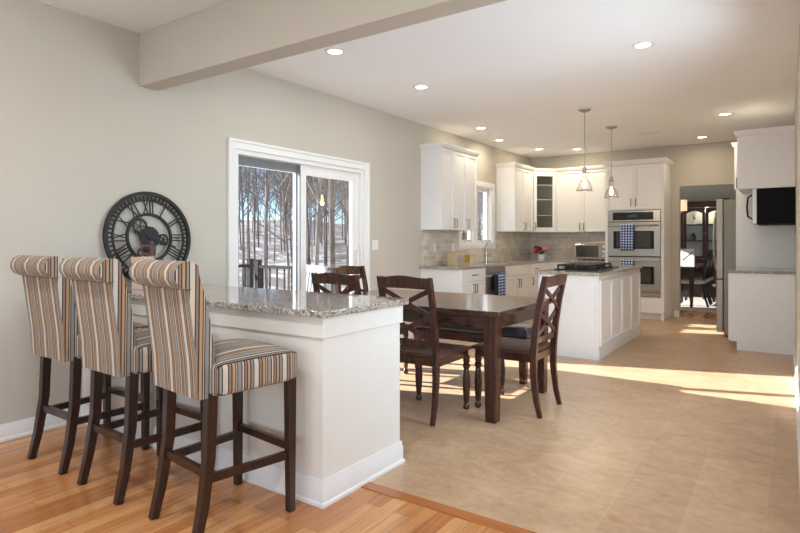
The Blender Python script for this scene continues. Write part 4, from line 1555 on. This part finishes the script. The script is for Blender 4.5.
# chandelier: shades on curved arms over the far table
chd = thing('chandelier', 'chandelier with lit cream drum shade in the dining room beyond', 'chandelier')
MB().lathe([(.06, 0), (.06, -.02), (.01, -.03)], (0, 0, CZ), 16).build('canopy', NICKEL, chd)
MB().tube([(0, 0, CZ - .02), (0, 0, 1.74)], .012, 10).build('stem', NICKEL, chd)
for k in range(4):
    a = 2 * PI * k / 4
    c, s_ = math.cos(a), math.sin(a)
    ar = MB().tube([(0, 0, 1.78), (.15 * c, .15 * s_, 1.70), (.32 * c, .32 * s_, 1.75), (.36 * c, .36 * s_, 1.86)], .01, 8).build('arm', NICKEL, chd)
    sh = MB().lathe([(.10, 1.865), (.097, 2.08)], (.36 * c, .36 * s_, 0), 20, cap=False).build('shade', SHADE, ar)
    MB().lathe([(.02, 1.84), (.025, 1.9), (.01, 1.96)], (.36 * c, .36 * s_, 0), 10).build('candle_cup', NICKEL, ar)
place(chd, (-2.14, 12.7, 0))

# ------------------------------------------------------------------ outdoors: deck, railing, patio chair, snow, trees
struct('deck_floor', MB().box(-6.45, LW - .15, 1.2, 5.6, -.22, -.08), DECK, label='snow dusted deck outside the sliding door', cat='deck')
g = MB()
N = 44
gx0, gx1, gy0, gy1 = -110, LW - .16, -30, 130
grid = []
random.seed(3)


def gz(x, y):
    d = -x - 4.2
    return -1.1 - .9 * min(1, d / 10) + 8.5 * max(0, (d - 14) / 90) + .5 * math.sin(x * .21) * math.cos(y * .17) * min(1, d / 8)


for i in range(N + 1):
    row = []
    for j in range(N + 1):
        t = i / N
        x = gx1 + (gx0 - gx1) * t ** 1.6
        y = gy0 + (gy1 - gy0) * j / N
        row.append(g.bm.verts.new((x, y, gz(x, y))))
    grid.append(row)
for i in range(N):
    for j in range(N):
        g.bm.faces.new((grid[i][j], grid[i][j + 1], grid[i + 1][j + 1], grid[i + 1][j]))
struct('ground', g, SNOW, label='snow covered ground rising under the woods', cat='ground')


RAILM = plain('charcoal_metal', (16, 18, 21), 0.6, spec=0.2)
PATIO = plain('weathered_white_plastic', (128, 132, 138), 0.6)


def railing(p, q, label):
    p, q = Vector(p), Vector(q)
    r = thing('deck_railing', label, 'railing')
    L = (q - p).length
    MB().box(0, L, -.03, .03, .96, 1.0).build('top_rail', RAILM, r)
    MB().box(0, L, -.02, .02, .10, .14).build('bottom_rail', RAILM, r)
    for x in (.045, L - .045):
        po = MB().box(x - .035, x + .035, -.035, .035, 0, 1.06).build('post', RAILM, r)
        MB().box(x - .04, x + .04, -.04, .04, 1.06, 1.075).build('cap', RAILM, po)
    n = int(L / .13)
    for k in range(1, n):
        MB().box(k * L / n - .009, k * L / n + .009, -.009, .009, .14, .96).build('baluster', RAILM, r)
    place(r, p, math.atan2((q - p).y, (q - p).x))


railing((-6.35, 1.3, -.08), (-6.35, 5.50, -.08), 'black deck railing parallel to the house, ending at the corner gap')
railing((-6.05, 5.30, -.08), (-4.25, 5.30, -.08), 'black deck railing running back to the house')
pc = thing('patio_chair', 'white slatted patio chair on the deck outside the glass door', 'chair')
for sx in (-1, 1):
    MB().path([(.24 * sx, -.05, 0), (.24 * sx, 0, .42), (.24 * sx, -.09, 1.02)], .045, .03).build('leg', PATIO, pc)
    MB().path([(.26 * sx, .46, 0), (.26 * sx, .44, .62)], .045, .03).build('leg', PATIO, pc)
    MB().box(.26 * sx - .035, .26 * sx + .035, -.04, .5, .62, .645).build('arm', PATIO, pc)
MB().box(-.25, .25, 0, .48, .40, .43).build('seat', PATIO, pc)
MB().bar((-.25, -.085, 1.0), (.25, -.085, 1.0), .03, .08).build('top_rail', PATIO, pc)
for k in range(6):
    x = -.19 + k * .076
    MB().path([(x, -.005, .43), (x, -.085, 1.0)], .042, .014).build('slat', PATIO, pc)
place(pc, (-4.72, 4.93, -.08), R(165))


def make_tree(seed, h):
    rnd = random.Random(seed)
    m = MB()

    def branch(p, d, L, r, lvl):
        pts, rr = [p.copy()], [r]
        n = 5 if lvl == 0 else 3
        q = p.copy()
        dd = d.copy()
        for i in range(n):
            dd = (dd + Vector((rnd.uniform(-1, 1), rnd.uniform(-1, 1), rnd.uniform(-.4, .7))) * (.07 if lvl == 0 else .2)).normalized()
            q = q + dd * (L / n)
            pts.append(q.copy())
            rr.append(r * (1 - .8 * (i + 1) / n))
        m.tube(pts, rr, (7, 4, 3, 3)[lvl])
        if lvl >= 3:
            return
        k = (24, 6, 3)[lvl]
        for i in range(k):
            t = rnd.uniform(.3 if lvl == 0 else .2, .98)
            f = t * n
            a = min(int(f), n - 1)
            b = pts[a].lerp(pts[a + 1], f - a)
            az = rnd.uniform(0, 2 * PI)
            tang = (pts[a + 1] - pts[a]).normalized()
            side = tang.orthogonal()
            side.rotate(Matrix.Rotation(az, 3, tang))
            nd = (tang * rnd.uniform(.5, 1.0) + side * rnd.uniform(.5, .9) + Vector((0, 0, .25))).normalized()
            branch(b, nd, L * rnd.uniform(.28, .45) * (1.15 - .5 * t), max(.006, r * (1 - .8 * t) * .5), lvl + 1)
    branch(Vector((0, 0, -.3)), Vector((0, 0, 1)), h, h * .0068, 0)
    return m


trees = [make_tree(11 + k, 13 + 2 * (k % 3)).build('bare_tree', BARK, None, smooth=80, origin=(0, 0, 0)) for k in range(5)]
rnd = random.Random(21)
GT = 'bare trees in the snowy woods'
cnt = 0
used = [False] * 5


def put_tree(x, y, s, v):
    global cnt
    if not used[v]:
        o = trees[v]
        used[v] = True
    else:
        o = trees[v].copy()
        C.objects.link(o)
    tag(o, 'bare leafless tree standing in the snowy woods beyond the deck', 'tree', GT)
    o.location = (x, y, gz(x, y))
    o.rotation_euler = (0, 0, rnd.uniform(0, 2 * PI))
    o.scale = (s, s, s * rnd.uniform(.9, 1.15))
    cnt += 1


def at_u(u, d):
    a = (u - 400) / FPX
    psi = math.atan(388 / FPX)
    return (d * (-math.sin(psi) + a * math.cos(psi)), d * (math.cos(psi) + a * math.sin(psi)))


for u, d, s, v in ((333, 15, 1.1, 0), (316, 17, .8, 1), (268, 24, .8, 2), (345, 24, 1.0, 3), (243, 30, .9, 4), (288, 27, .8, 1)):
    x, y = at_u(u, d)
    put_tree(x, y, s, v)
for k in range(92):
    u = rnd.uniform(222, 368)
    d = 32 + 56 * rnd.random() ** 0.8
    x, y = at_u(u, d)
    put_tree(x, y, rnd.uniform(.6, 1.05), rnd.randrange(5))
for k in range(22):
    u = rnd.uniform(452, 500)
    d = 22 + 50 * rnd.random()
    x, y = at_u(u, d)
    if x < -9:
        put_tree(x, y, rnd.uniform(.7, 1.05), rnd.randrange(5))
